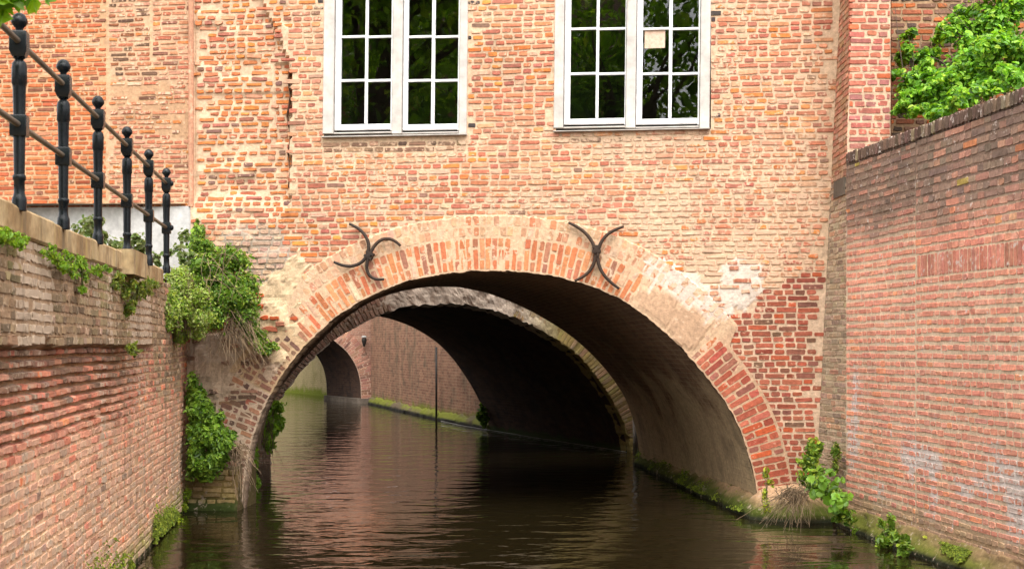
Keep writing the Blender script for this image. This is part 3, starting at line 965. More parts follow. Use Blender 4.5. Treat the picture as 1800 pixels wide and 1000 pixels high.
# refine
def refine(P, a, b):
    iu = np.linspace(0, P.shape[0] - 1, a); iv = np.linspace(0, P.shape[1] - 1, b)
    T = np.stack([np.stack([np.interp(iu, np.arange(P.shape[0]), P[:, j, k]) for j in range(P.shape[1])], 1) for k in range(3)], -1)
    return np.stack([np.stack([np.interp(iv, np.arange(P.shape[1]), T[i, :, k]) for i in range(a)], 0) for k in range(3)], -1)
PP = refine(PP, 150, 40)
nn = fbm(PP[..., 1] * 6 + PP[..., 0] * 5, PP[..., 2] * 8, 77) - .5
PP[..., 0] -= .07 * nn; PP[..., 2] += .05 * nn * (PP[..., 2] > .02)
gm = sstep(.24, .10, PP[..., 2] + .16 * (fbm(PP[..., 1] * 3 + PP[..., 0] * 4, PP[..., 2] * 4, 78) - .5))
cc = alb(206, 166, 128) * (1 - gm[..., None]) + np.array([.07, .085, .012]) * gm[..., None]
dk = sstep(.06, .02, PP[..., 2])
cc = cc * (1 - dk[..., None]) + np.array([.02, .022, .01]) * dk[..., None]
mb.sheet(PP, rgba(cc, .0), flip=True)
mb.build("footing", M["rear"], house, smooth=True)

# --- windows
def wx(X, Z, Z0):
    return X + .012 * (Z - Z0)             # the old window frames lean a touch


def wbox(mbx, x0, x1, y0, y1, h0, h1, Z0):
    """bar between measured photo edges, depth h0..h1 off the wall face"""
    X0, Zb = fx(x0, y1); X1, Zt = fx(x1, y0)
    Zb = float(Zb); Zt = float(Zt); X0 = float(X0); X1 = float(X1)
    P = [FAC.P(wx(a, z, Z0), z, h) for z in (Zb, Zt) for (a, h) in ((X0, h1), (X1, h1), (X1, h0), (X0, h0))]
    b = .006 if min(X1 - X0, Zt - Zb) > .03 else .003
    C = np.array(P)
    # chamfered front edge
    fr = [FAC.P(wx(a, z, Z0), z, h1) for (a, z) in ((X0 + b, Zb + b), (X1 - b, Zb + b), (X1 - b, Zt - b), (X0 + b, Zt - b))]
    md = [FAC.P(wx(a, z, Z0), z, h1 - b) for (a, z) in ((X0, Zb), (X1, Zb), (X1, Zt), (X0, Zt))]
    bk = [FAC.P(wx(a, z, Z0), z, h0) for (a, z) in ((X0, Zb), (X1, Zb), (X1, Zt), (X0, Zt))]
    fs = [(0, 1, 2, 3)]
    for i in range(4):
        j = (i + 1) % 4
        fs += [(i + 4, j + 4, j, i), (i + 8, j + 8, j + 4, i + 4)]
    mbx.add(np.array(fr + md + bk), np.array(fs))


for wi, w in enumerate(WIN):
    Z0 = holes[wi][2]
    cx = (holes[wi][0] + holes[wi][1]) / 2
    wo = bpy.data.objects.new("window", None); COL.objects.link(wo); wo.location = FAC.P(cx, Z0, 0); wo.parent = house
    wo.matrix_parent_inverse = house.matrix_basis.inverted()
    fb = MB()
    wbox(fb, w["x0"] - 4, w["s"][0][0] - .5, WTOP, w["yb"] - .3, -.16, .010, Z0)
    wbox(fb, w["m0"] + .5, w["m1"] - .5, WTOP, w["yb"] - .3, -.16, .006, Z0)
    wbox(fb, w["s"][1][1] + .5, w["x1"], WTOP, w["yb"] - .3, -.16, .010, Z0)
    wbox(fb, w["x0"] + 14, w["x1"] - 14, WTOP, WTOP + 14, -.16, .004, Z0)
    for (a, b) in w["s"]:
        wbox(fb, a, b, w["bot"] + 14, w["yb"] - .6, -.15, -.012, Z0)          # lower rail of the frame
    fb.build("frame", M["frame"], wo)
    sb = MB()
    wbox(sb, w["x0"] - 4, w["x1"] + 1, w["yb"], w["yb"] + 7, -.14, .045, Z0)
    sb.build("sill", M["sill"], wo)
    step = w["rows"][1] - w["rows"][0]
    for ci, (a, b) in enumerate(w["s"]):
        p = w["panes"][ci]
        s_ = MB()
        ytop = WTOP + 14.5
        wbox(s_, a + .3, p[0], ytop, w["bot"] + 12, -.07, -.022, Z0)
        wbox(s_, p[3], b - .3, ytop, w["bot"] + 12, -.07, -.022, Z0)
        wbox(s_, p[0], p[3], w["bot"], w["bot"] + 12, -.07, -.0225, Z0)
        wbox(s_, p[0], p[3], ytop, ytop + 9, -.07, -.0225, Z0)
        wbox(s_, p[1], p[2], ytop + 9, w["bot"], -.066, -.027, Z0)
        ys_ = [w["rows"][1] - step * k for k in range(0, 3)]
        for yy in ys_:
            if yy > ytop + 20:
                wbox(s_, p[0], p[1], yy - 2.7, yy + 2.7, -.066, -.0265, Z0)
                wbox(s_, p[2], p[3], yy - 2.7, yy + 2.7, -.066, -.0265, Z0)
        s_.build("sash", M["sash"], wo)
        g = MB()
        X0, Zb = fx(p[0] - 1, w["bot"] + 1); X1, Zt = fx(p[3] + 1, ytop)
        X0, X1, Zb, Zt = map(float, (X0, X1, Zb, Zt))
        g.add([FAC.P(wx(X0, Zb, Z0), Zb, -.05), FAC.P(wx(X1, Zb, Z0), Zb, -.05), FAC.P(wx(X1, Zt, Z0), Zt, -.05), FAC.P(wx(X0, Zt, Z0), Zt, -.05)], np.array([(0, 1, 2, 3)]))
        g.build("pane", M["glass"], wo)

# room behind the windows
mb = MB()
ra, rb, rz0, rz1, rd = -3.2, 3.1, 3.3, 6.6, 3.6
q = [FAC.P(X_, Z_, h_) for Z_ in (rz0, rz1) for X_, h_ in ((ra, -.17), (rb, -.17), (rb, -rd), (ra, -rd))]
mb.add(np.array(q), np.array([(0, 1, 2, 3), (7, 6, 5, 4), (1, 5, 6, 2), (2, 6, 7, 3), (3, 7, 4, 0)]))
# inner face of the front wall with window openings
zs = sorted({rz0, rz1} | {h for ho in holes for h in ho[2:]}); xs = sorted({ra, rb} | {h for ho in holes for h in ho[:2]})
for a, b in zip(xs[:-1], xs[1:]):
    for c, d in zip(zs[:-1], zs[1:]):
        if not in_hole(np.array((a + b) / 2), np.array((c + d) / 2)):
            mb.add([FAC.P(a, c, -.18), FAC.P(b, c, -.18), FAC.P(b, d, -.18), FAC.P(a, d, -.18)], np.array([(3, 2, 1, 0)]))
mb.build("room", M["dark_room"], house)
# roof
mb = MB()
c0, c1 = FAC.P(-3.4, TOPZ, .25), FAC.P(3.4, TOPZ, .25)
d0, d1 = FAC.P(-3.4, TOPZ, -4.25), FAC.P(3.4, TOPZ, -4.25)
m0, m1 = (c0 + d0) / 2 + (0, 0, 1.5), (c1 + d1) / 2 + (0, 0, 1.5)
mb.add([c0, c1, m1, m0, d0, d1], np.array([(0, 1, 2, 3), (3, 2, 5, 4)]))
mb.add([c0, c1, d1, d0], np.array([(3, 2, 1, 0)]))
mb.add([c0, m0, d0], [np.array([(0, 1, 2)])]); mb.add([c1, d1, m1], [np.array([(0, 1, 2)])])
mb.build("roof", M["roof"], house)

# --- buttress at the right corner: side face leaning into the facade, front face towards the canal
bt = MB()
zz = np.arange(.1, 8.0, .045)


def bside(f, z, h):
    """f 0..1 from the facade corner to the outer corner"""
    f, z, h = np.broadcast_arrays(np.asarray(f, float), np.asarray(z, float), np.asarray(h, float))
    ex = Xr(z) + .004; ey = 14.34 - .128 * ex + .01
    cxx = 3.13 + .06 * sstep(3.3, 5.2, z) * 1.0; cyy = 13.3 + 0 * z
    X_ = ex * (1 - f) + cxx * f; Y_ = ey * (1 - f) + cyy * f
    return np.stack([X_ - h, Y_ - h * .15, z], -1)


Fg, Zg = np.meshgrid(np.linspace(0, 1, 22), zz, indexing='ij')
low = sstep(3.25, 2.9, Zg)
cc = alb(206, 168, 134)[None, None] * (1 - low[..., None]) + alb(214, 194, 164) * 1.2 * low[..., None]
bt.sheet(bside(Fg, Zg, .003 * (fbm(Fg * 9, Zg * 14, 3) - .5)), rgba(cc, .05), flip=True)
U, V, W, H = courses(0.0, .64, .12, 8.0, .0585, [(.205, .11), (.11, .205)], joint=.010)
cb = pick([(3, (178, 152, 126)), (3, (190, 164, 136)), (2, (160, 136, 116)), (1, (198, 152, 124))], len(U)) * 1.2
hi = V > 3.28
cb[hi] = pick([(3, (222, 156, 126)), (3, (208, 136, 110)), (2, (214, 170, 140)), (2, (196, 150, 112))], int(hi.sum()))
lay(bt, U / .64, V, W / .64, H, .007, .10, rgba(cb, .08), bside, inset=.004)
# front face
bfx = lambda u, v, h: np.stack(np.broadcast_arrays(u, 13.3 - np.asarray(h, float), v), -1)
Xg, Zg = np.meshgrid(np.linspace(3.135, 3.54, 14), np.arange(.3, 8, .045), indexing='ij')
Xc = np.where(Xg < 3.2, 3.13 + .06 * sstep(3.3, 5.2, Zg) + (Xg - 3.13), Xg)
bt.sheet(bfx(np.maximum(Xg, 3.13 + .06 * sstep(3.3, 5.2, Zg)), Zg, .002 * (fbm(Xg * 14, Zg * 14, 5) - .5)), rgba(np.tile(alb(232, 196, 166), Xg.shape + (1,)), .05), flip=False)
U, V, W, H = courses(3.145, 3.545, 3.2, 8.0, .0645, [(.11, .215, .11), (.215, .105, .105)], joint=.011)
lay(bt, U, V, W, H, .006, .07, rgba(pick([(4, (212, 126, 98)), (3, (202, 116, 100)), (2, (190, 120, 112)), (1, (222, 116, 76))], len(U)), .10), bfx)
bt.add([(3.548, 13.3, .3), (3.548, 14.0, .3), (3.548, 14.0, 8), (3.548, 13.3, 8)], np.array([(0, 1, 2, 3)]), rgba(np.tile(alb(190, 120, 96), (4, 1)), 0))
bt.add([(3.13, 13.3, 8), (3.54, 13.3, 8), (3.54, 14.3, 8), (3.13, 14.3, 8)], np.array([(0, 1, 2, 3)]), rgba(np.tile(alb(190, 120, 96), (4, 1)), 0))
bt.build("buttress", M["facade"], house)
mb = MB()
za, zb_ = 1.7 + (605 - 345) / F * 13.5, 1.7 + (605 - 315) / F * 13.5
sp = [bside(f, z, h) for z in (za, zb_) for f, h in ((.30, .02), (.96, .02), (.96, -.1), (.30, -.1))]
mb.hexa(sp)
mb.build("corner_stone", M["greystone"], house)

# --- curved iron wall anchors
def anchor(arcs, centre, nm="wall_anchor"):
    root = None
    mb = MB()
    for arc in arcs:
        q = resample(np.array([np.array(fx(a, b)) for a, b in arc]), 40, 3)
        hh_ = .05 + .012 * np.sin(np.linspace(0, np.pi, 40))
        pts = FAC.P(q[:, 0], q[:, 1], hh_)
        rad = np.interp(np.linspace(0, 1, 40), [0, .1, .5, .9, 1], [.013, .016, .019, .016, .013])
        mb.tube(pts, rad, 7)
    o = mb.build(nm, M["anchor"], house, smooth=True)
    c = MB()
    X_, Z_ = map(float, fx(*centre))
    ang = math.radians(-28 if centre[0] < 900 else 0)
    ca, sa = math.cos(ang), math.sin(ang)
    for dz in (-.022, .022):
        P = []
        for h_ in (.0, .082):
            for (a, b) in ((-.042, dz - .013), (.042, dz - .013), (.042, dz + .013), (-.042, dz + .013)):
                P.append(FAC.P(X_ + a * ca - b * sa, Z_ + a * sa + b * ca, h_))
        c.hexa(np.array(P))
    c.tube([FAC.P(X_, Z_, -.02), FAC.P(X_, Z_, .085)], .02, 8)
    oc = c.build("clamp", M["anchor"], o)


anchor([[(616, 394), (634, 402), (647, 416), (653, 433), (650, 450), (640, 463), (624, 470), (606, 469), (589, 461)],
        [(706, 433), (697, 422), (683, 417), (668, 422), (658, 435), (650, 452), (645, 468), (646, 482), (656, 492), (668, 494), (677, 491)]], (651, 449))
anchor([[(1000, 392), (1018, 400), (1034, 413), (1045, 430), (1049, 447), (1046, 464), (1038, 479), (1026, 488), (1011, 494)],
        [(1097, 399), (1080, 404), (1066, 413), (1055, 428), (1050, 445), (1051, 463), (1058, 480), (1070, 494), (1089, 508)]], (1049, 438))

# ------------------------------------------------------------------ LEFT WING: the brick house beyond the railing
wing = empty("brick_house", (-7.5, 15.3, 2.34), "orange brick house wall with white plinth behind the black railing", "house")
WG = Plane(14.34 + .06, -.128)
wg = MB()
us = np.arange(-9.0, -3.285, .035); vs = np.arange(3.1, 7.6, .035)
Ug, Vg = np.meshgrid(us, vs, indexing='ij')
gx, gy = WG.to_px(Ug, Vg)
mcw = np.empty(Ug.shape + (3,)); mcw[:] = alb(226, 178, 136)
mcw[gx > 190] = alb(228, 186, 150)
smear = inreg(gx, gy, [(188, 140), (270, 140), (335, 170), (335, 250), (250, 230), (188, 190)])
mcw[smear] = alb(216, 172, 134)
seam = (np.abs(gx - 189) < 3.5) | (np.abs(gx - 266 - 0 * gy) < 2.5) & (gy < 110)
mcw[seam] = alb(226, 186, 148)
wg.sheet(WG.P(Ug, Vg, .003 * (fbm(Ug * 14, Vg * 14, 4) - .5)), rgba(mcw * (.9 + .2 * fbm(Ug * 2, Vg * 2, 3))[..., None], .1))
U, V, W, H = courses(-9.0, -3.33, 3.12, 7.6, .0517, [(.19, .10), (.10, .18, .18)], joint=.011)
x, y = WG.to_px(U, V)
# straight joints where the wall was extended
for sx in (189, 266):
    Xs, _ = WG.px(sx, 100); Xs = float(Xs)
    hit = (np.abs(U - Xs) < W / 2 + .012) & ((sx < 200) | (y < 110))
    left = U < Xs
    l0, r1 = U - W / 2, U + W / 2
    nl = np.where(hit & ~left, Xs + .014, l0); nr = np.where(hit & left, Xs - .014, r1)
    W = np.maximum(nr - nl, .02); U = (nl + nr) / 2
c = pick(PAL_WING, len(U)); pm = x > 190; c[pm] = pick(PAL_WINGP, int(pm.sum()))
dkz = (x > 190) & (x < 265) & (y < 135) & (rng.random(len(U)) < .5)
c[dkz] = pick([(1, (128, 98, 78)), (1, (176, 110, 76))], int(dkz.sum()))
sm = inreg(x, y, [(188, 140), (270, 140), (335, 170), (335, 250), (250, 230), (188, 190)])
pale = sstep(170, 60, y) * (x < 190) * .25
ws = np.where(x > 190, .22, .04) + .3 * sstep(.55, .75, fbm(x / 60, y / 40, 5)) + pale + sm * .25
okb = ~(sm & (rng.random(len(U)) < .35))
lay(wg, U[okb], V[okb], W[okb], H[okb], .007, np.where(x > 190, .12, .08)[okb], rgba(c, np.clip(ws, 0, .9))[okb], lambda u, v, h: WG.P(u, v, h), tilt=.01)
wg.add([(-9, 15.55, 2.3), (-9, 22, 2.3), (-9, 22, 7.6), (-9, 15.55, 7.6)], np.array([(0, 1, 2, 3)]), rgba(np.tile(alb(214, 130, 96), (4, 1)), 0))
# rounded vertical edge between the wing and the bridge house
e0 = WG.P(-3.335, 3.13, .03)
wg.tube([e0, e0 + np.array([0, 0, 4.4])], .028, 10, rgba(alb(222, 164, 132)[None], .2)[0])
wg.build("wall", M["facade"], wing)
mb = MB()
zt = 1.7 + (605 - 363) / F * 14.85
xs_ = float(WG.px(338.5, 400)[0])
n_ = 60
Xp, Zp = np.meshgrid(np.linspace(-8.9, xs_, n_), np.linspace(2.2, zt, 24), indexing='ij')
zt_w = zt + .012 * (vnoise(Xp * 3, Xp * 0, 3) - .5)
Zp = 2.2 + (Zp - 2.2) * (zt_w - 2.2) / (zt - 2.2)
mb.sheet(WG.P(Xp, Zp, .035 + .006 * (fbm(Xp * 3, Zp * 3, 7) - .5)))
mb.sheet(np.stack([WG.P(Xp[:, -1], Zp[:, -1], .035 + 0 * Xp[:, -1]), WG.P(Xp[:, -1], Zp[:, -1] + .004, -.01 + 0 * Xp[:, -1])], 1))
mb.sheet(np.stack([WG.P(Xp[-1], Zp[-1], .035 + 0 * Zp[-1]), WG.P(Xp[-1], Zp[-1], -.05 + 0 * Zp[-1])], 1))
mb.build("plinth", M["plaster_white"], wing, smooth=False)
mb = MB()
mb.add([(-9.2, 15.2, 7.6), (-3.35, 14.5, 7.6), (-3.35, 18.5, 9.6), (-9.2, 19, 9.6), (-3.35, 22, 7.6), (-9.2, 22, 7.6)], np.array([(0, 1, 2, 3), (3, 2, 4, 5), (0, 3, 5, 5)])[:2])
mb.build("roof", M["roof"], wing)

# back wall on the right, behind the creeper
gw = empty("garden_wall", (5.5, 14.2, 3.2), "mottled old brick wall behind the green creeper at upper right", "wall")
mb = MB()
GW = Plane(14.15, 0.0)
Ug, Vg = np.meshgrid(np.arange(3.5, 8.0, .04), np.arange(3.0, 7.6, .04), indexing='ij')
mb.sheet(GW.P(Ug, Vg, .004 * (fbm(Ug * 14, Vg * 14, 4) - .5)), rgba(np.tile(alb(196, 160, 126), Ug.shape + (1,)) * (.75 + .5 * fbm(Ug * 2, Vg * 2, 3))[..., None], .05))
U, V, W, H = courses(3.55, 8.0, 3.1, 7.6, .064, [(.21, .11), (.11, .2)], joint=.013)
lay(mb, U, V, W, H, .009, .14, rgba(pick([(3, (186, 108, 80)), (2, (120, 96, 84)), (2, (150, 110, 90)), (2, (208, 116, 66)), (1, (90, 76, 68))], len(U)), .08), lambda u, v, h: GW.P(u, v, h), tilt=.02)
mb.build("brickwork", M["facade"], gw)

# ------------------------------------------------------------------ LEFT QUAY WALL
qw = empty("quay_wall", (left_X(10), 10, 0), "mossy left canal wall of weathered red brick under a sandstone coping", "wall")
nL = np.array([1, .1253]) / math.hypot(1, .1253)


def lw(u, v, h):
    u, v, h = np.broadcast_arrays(np.asarray(u, float), np.asarray(v, float), np.asarray(h, float))
    X_ = left_X(u)
    return np.stack([X_ + h * nL[0], u + h * nL[1], v], -1)


LEDGE = 1.69


def left_relief(u, v):
    fade = 1 - sstep(11.0, 12.4, u)
    upper = np.where(v > LEDGE, .05, 0) * fade
    return upper - .02 * sstep(1.0, 1.6, v) * (v <= LEDGE) * fade


mb = MB()
us = np.concatenate([np.arange(-30, 4.4, .8), np.arange(4.4, 14.85, .04)]); vs = np.concatenate([np.arange(-.3, 2.30, .04)])
Ug, Vg = np.meshgrid(us, vs, indexing='ij')


def moss_low(u, v):
    return sstep(.26, .04, v + .34 * (fbm(u * 1.6, v * 2.2, 81) - .5) - .06 * sstep(8, 13, u))


def left_col_upper(u, v, n=None):
    return sstep(LEDGE - .02, LEDGE + .02, v) * (1 - sstep(11.6, 13, u)) + .8 * sstep(11.6, 12.6, u) * sstep(1.0, 1.5, v) * (1 - sstep(14.1, 14.3, u))


cu = left_col_upper(Ug, Vg)[..., None]
cl = alb(214, 174, 138) * (.8 + .4 * fbm(Ug * 1.2, Vg * 1.2, 82))[..., None]
cc = cl * (1 - cu) + alb(168, 138, 108) * cu
mo = moss_low(Ug, Vg)[..., None]
cc = cc * (1 - mo) + np.array([.14, .15, .018]) * mo
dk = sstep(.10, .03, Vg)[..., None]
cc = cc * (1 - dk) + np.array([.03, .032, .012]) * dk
deep = sstep(1.08, 1.3, Vg) * (Vg < LEDGE + .02) * (1 - sstep(9.5, 12, Ug))
hmort = left_relief(Ug, Vg) - .034 * deep + .000 + .006 * (fbm(Ug * 12, Vg * 12, 83) - .5)
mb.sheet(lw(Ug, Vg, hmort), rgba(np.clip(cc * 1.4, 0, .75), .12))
for z0, z1, ch, kind in ((.03, LEDGE - .002, .0575, 'low'), (LEDGE, 2.27, .060, 'up')):
    U, V, W, H = courses(4.4, 14.85, z0, z1, ch, [(.205, .105), (.105, .105, .2)], joint=.011, wob=.003, jv=.0015)
    n = len(U)
    c = pick([(4, (206, 124, 98)), (3, (196, 112, 88)), (3, (206, 144, 116)), (2, (176, 116, 94)), (.4, (142, 112, 98)), (.5, (222, 120, 70))], n)
    lowfade = sstep(.95, .5, V)[:, None]
    c2 = pick([(4, (208, 160, 128)), (3, (198, 138, 112)), (2, (176, 140, 122)), (1, (206, 112, 72)), (1, (150, 126, 114))], n)
    sel = (rng.random(n) < lowfade[:, 0] * .8)[:, None]
    c = np.where(sel, c2, c)
    if kind == 'low':
        dsel = (rng.random(n) < sstep(1.25, 1.6, V) * .75)[:, None]
        c = np.where(dsel, pick([(2, (150, 104, 84)), (2, (128, 96, 78)), (1, (180, 118, 92))], n), c)
    cu = left_col_upper(U, V)
    c3 = pick([(4, (142, 118, 88)), (3, (118, 98, 74)), (2, (166, 140, 108)), (.6, (186, 156, 130)), (.5, (154, 116, 90))], n) * .9
    c = np.where((rng.random(n) < cu)[:, None], c3, c)
    mo = moss_low(U, V) * (rng.random(n) < .9)
    c = c * (1 - mo[:, None]) + np.array([.15, .16, .02]) * mo[:, None]
    white = sstep(.52, .66, fbm(U * 1.9, V * .5, 85)) * np.where(kind == 'up', 1.0, .3)
    white = white + .55 * np.exp(-((U - 9.45) / .16) ** 2) * (V > .8)
    dp = sstep(1.08, 1.3, V) * (kind == 'low') * (1 - sstep(9.5, 12.5, U))
    pr = .004 + left_relief(U, V) + .010 * dp + np.abs(rng.normal(0, .002, n)) * (1 + dp)
    Hs = H * (1 - .20 * dp); W = W + .004 + .005 * dp; Hs = Hs + .003 * (1 - dp)
    mg = (sstep(.50, .66, fbm(U * 1.3, V * 2.2, 87)) * sstep(1.75, 2.2, V) + .7 * np.exp(-((U - 10.4) / .55) ** 2) * sstep(1.1, 1.9, V) * rng.random(n))[:, None]
    c = c * (1 - .7 * mg) + .7 * mg * np.array([.13, .13, .035])
    o = rng.random(n) > .012
    c = np.clip(c * (1.5 + .35 * sstep(1.4, .8, V))[:, None], 0, .8); c = c * (1 - .1 * sstep(1.1, .6, V)[:, None]) + .1 * sstep(1.1, .6, V)[:, None] * np.array([.6, .42, .28]); c = c * np.exp(rng.normal(0, .13, (n, 1)))  # lower bricks brightened: stronger light low on the wall painted in
    kb = (.10 + rng.uniform(.25, .75, n) * sstep(1.45, .95, V) * (rng.random(n) > .16))[:, None]; c = c * (1 - kb) + kb * np.array([.66, .455, .31])  # pale buff mixed in low down, carrying part of that painted light
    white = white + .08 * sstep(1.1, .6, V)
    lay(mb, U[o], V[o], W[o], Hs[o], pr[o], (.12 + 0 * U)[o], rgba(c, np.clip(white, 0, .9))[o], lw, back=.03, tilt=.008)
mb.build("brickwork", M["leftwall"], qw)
# coping slabs
mb = MB()
COPT = 2.345
e = 12.80
cuts = [12.20]
while cuts[-1] > -8: cuts.append(cuts[-1] - .95 * (1 + rng.normal(0, .08)))
for a, b in zip(cuts[:-1], cuts[1:]):
    g = .003
    zt_ = COPT + rng.normal(0, .003); ho = .075 + rng.normal(0, .004); th = .14
    prof = [(-.35, zt_ - th), (ho - .012, zt_ - th), (ho, zt_ - th + .012), (ho, zt_ - .014), (ho - .014, zt_), (-.35, zt_)]
    k = len(prof)
    va = [lw(a - g, z, h) for h, z in prof]; vb = [lw(b + g, z, h) for h, z in prof]
    i = np.arange(k); j = (i + 1) % k
    mb.add(np.array(va + vb), [np.stack([i, i + k, j + k, j], -1), np.arange(k)[None], (np.arange(k) + k)[None, ::-1]])
mb.build("coping", M["stone"], qw)
mb = MB()
mb.hexa(np.array([lw(u, z, h) for z in (2.2, COPT - .006) for u, h in ((12.21, -.0), (12.75, -.0), (12.75, -.3), (12.21, -.3))]))
da, db = 9.80, 10.50
P = [lw(u, z, h) for z in (2.185, COPT + .012) for u, h in ((da, .15), (db, .15), (db, -.2), (da, -.2))]
mb.hexa(np.array(P))
mb.build("stone_block", M["stone"], qw)

# ------------------------------------------------------------------ RAILING
rail = empty("iron_railing", (left_X(9.5), 9.5, COPT), "black cast iron railing with ball topped posts on the left coping", "railing")
PD = [5.5, 6.62, 7.70, 8.83, 10.07, 11.25, 12.44]
HT = .90
POFF = .068


def post_mesh():
    mb = MB()
    y0, y1 = 38., 755.
    f = lambda yy: (y1 - yy) / (y1 - y0) * HT
    w = .90 / 717 / 2 * .95
    ball = [(0, 38), (22, 39), (44, 46), (60, 60), (65, 70), (60, 78), (44, 88), (30, 96), (27, 104), (42, 107), (44, 111)]
    mb.lathe([(a * w, f(b)) for a, b in ball], (0, 0, 0), 20)
    mid = [(34, 196), (46, 206), (30, 211), (40, 216), (55, 226), (59, 240), (59, 300), (54, 304), (51, 312), (46, 420)]
    mb.lathe([(a * w, f(b)) for a, b in mid], (0, 0, 0), 20)
    lowp = [(46, 494), (42, 636), (50, 640), (52, 646), (50, 655), (42, 660), (42, 700), (46, 715), (54, 722), (57, 735), (57, 770)]
    mb.lathe([(a * w, f(b)) for a, b in lowp], (0, 0, 0), 20)

    def blk(ya, yb, hw, ch, taper=1.0):
        hw *= w; ch *= w
        rows_ = []
        for yy, k in ((ya, .93), (ya + 5, 1.0), (yb - 22 if taper < 1 else yb - 5, 1.0), (yb, taper if taper < 1 else .93)):
            q = hw * k
            rows_.append([(-q + ch, -q, f(yy)), (q - ch, -q, f(yy)), (q, -q + ch, f(yy)), (q, q - ch, f(yy)), (q - ch, q, f(yy)), (-q + ch, q, f(yy)), (-q, q - ch, f(yy)), (-q, -q + ch, f(yy))])
        V_ = np.array(rows_).reshape(-1, 3)
        i = np.arange(3)[:, None] * 8; j = np.arange(8)[None]; k2 = (j + 1) % 8
        mb.add(V_, [np.stack([i + j, i + 8 + j, i + 8 + k2, i + k2], -1).reshape(-1, 4), np.arange(8)[None], (np.arange(8) + 24)[None, ::-1]])
    blk(108, 202, 66, 6, .72)
    blk(418, 496, 64, 6)
    return mb


pm0 = post_mesh().build("post", M["iron"], rail, smooth=True)
md_ = pm0.modifiers.new("edges", 'EDGE_SPLIT'); md_.split_angle = math.radians(40)
rot = math.atan2(.1253, 1)
for i, d in enumerate(PD):
    o = pm0 if i == 0 else pm0.copy()
    if i: COL.objects.link(o)
    o.parent = rail
    o.matrix_parent_inverse = rail.matrix_basis.inverted()
    o.location = (left_X(d) + POFF, d, COPT - .005)
    o.rotation_euler = (0, 0, rot)
for fr_ in (.156, .585):
    mb = MB()
    zr = COPT + HT * (1 - fr_)
    mb.tube([(left_X(d) + POFF, d, zr) for d in np.linspace(3.6, 12.44, 12)], .0145, 12)
    mb.build("rail", M["rail"], rail, smooth=True)
    mb = MB()
    d = 12.44
    c = np.array([left_X(d) + POFF, d, zr])
    for ang in np.linspace(0, 1, 1):
        prof = [(0.0, .062), (.014, .06), (.024, .05), (.026, .043), (.022, .036), (.016, .032), (.016, .02)]
        th = np.arange(14) * 2 * np.pi / 14
        dirn = np.array([nL[0], nL[1], 0]); up = np.array([0, 0, 1.0]); sd = np.cross(up, dirn)
        V_ = np.array([[c + dirn * t_ + r_ * (np.cos(a) * up + np.sin(a) * sd) for a in th] for r_, t_ in prof]).reshape(-1, 3)
        i = np.arange(len(prof) - 1)[:, None] * 14; j = np.arange(14)[None]; k2 = (j + 1) % 14
        mb.add(V_, np.stack([i + j, i + k2, i + 14 + k2, i + 14 + j], -1).reshape(-1, 4))
    mb.build("knob", M["iron"], rail, smooth=True)

# ------------------------------------------------------------------ RIGHT RETAINING WALL
rw = empty("retaining_wall", (right_X(11), 11, 0), "tall red brick retaining wall with grey weathered top, right of the canal", "wall")
nR = np.array([-1, -.1265]) / math.hypot(1, .1265)
TOPR = 3.48


def rwm(u, v, h):
    u, v, h = np.broadcast_arrays(np.asarray(u, float), np.asarray(v, float), np.asarray(h, float))
    X_ = right_X(u)
    return np.stack([X_ + h * nR[0], u + h * nR[1], v], -1)


mb = MB()
us = np.concatenate([np.arange(-30, 7.4, .8), np.arange(7.4, 13.31, .04), [13.31]]); vs = np.arange(-.3, TOPR - .1, .04)
Ug, Vg = np.meshgrid(us, vs, indexing='ij')


def rtop(u, v):
    return sstep(2.42, 2.95, v + .35 * (fbm(u * 1.5, v * 1.5, 91) - .5))


def white_r(u, v):
    a = sstep(.5, .66, fbm(u * 2.2, v * 2.6, 95)) * np.exp(-((v - (.62 - .0 * u)) / .26) ** 2) * sstep(13.0, 12.0, u)
    b = .8 * sstep(.5, .6, fbm(u * 9, v * 3, 96)) * sstep(12.85, 13.1, u) * sstep(.4, .8, v) * sstep(1.7, 1.2, v)
    return np.clip(a * 1.3 + b, 0, .95)


cm = alb(206, 182, 156) * (.85 + .3 * fbm(Ug * 2, Vg * 2, 92))[..., None]
t_ = rtop(Ug, Vg)[..., None]
cm = cm * (1 - t_) + alb(128, 106, 92) * t_
lowz = sstep(.36, .26, Vg)[..., None]
cm = cm * (1 - lowz) + alb(168, 140, 110) * lowz
wr_ = np.clip(white_r(Ug, Vg) * 1.6, 0, 1)[..., None]
cm = cm * (1 - wr_) + alb(236, 222, 214) / 1.3 * wr_
mb.sheet(rwm(Ug, Vg, .001 + .004 * (fbm(Ug * 12, Vg * 12, 93) - .5)), rgba(np.clip(cm * 1.6, 0, .75), .05), flip=True)


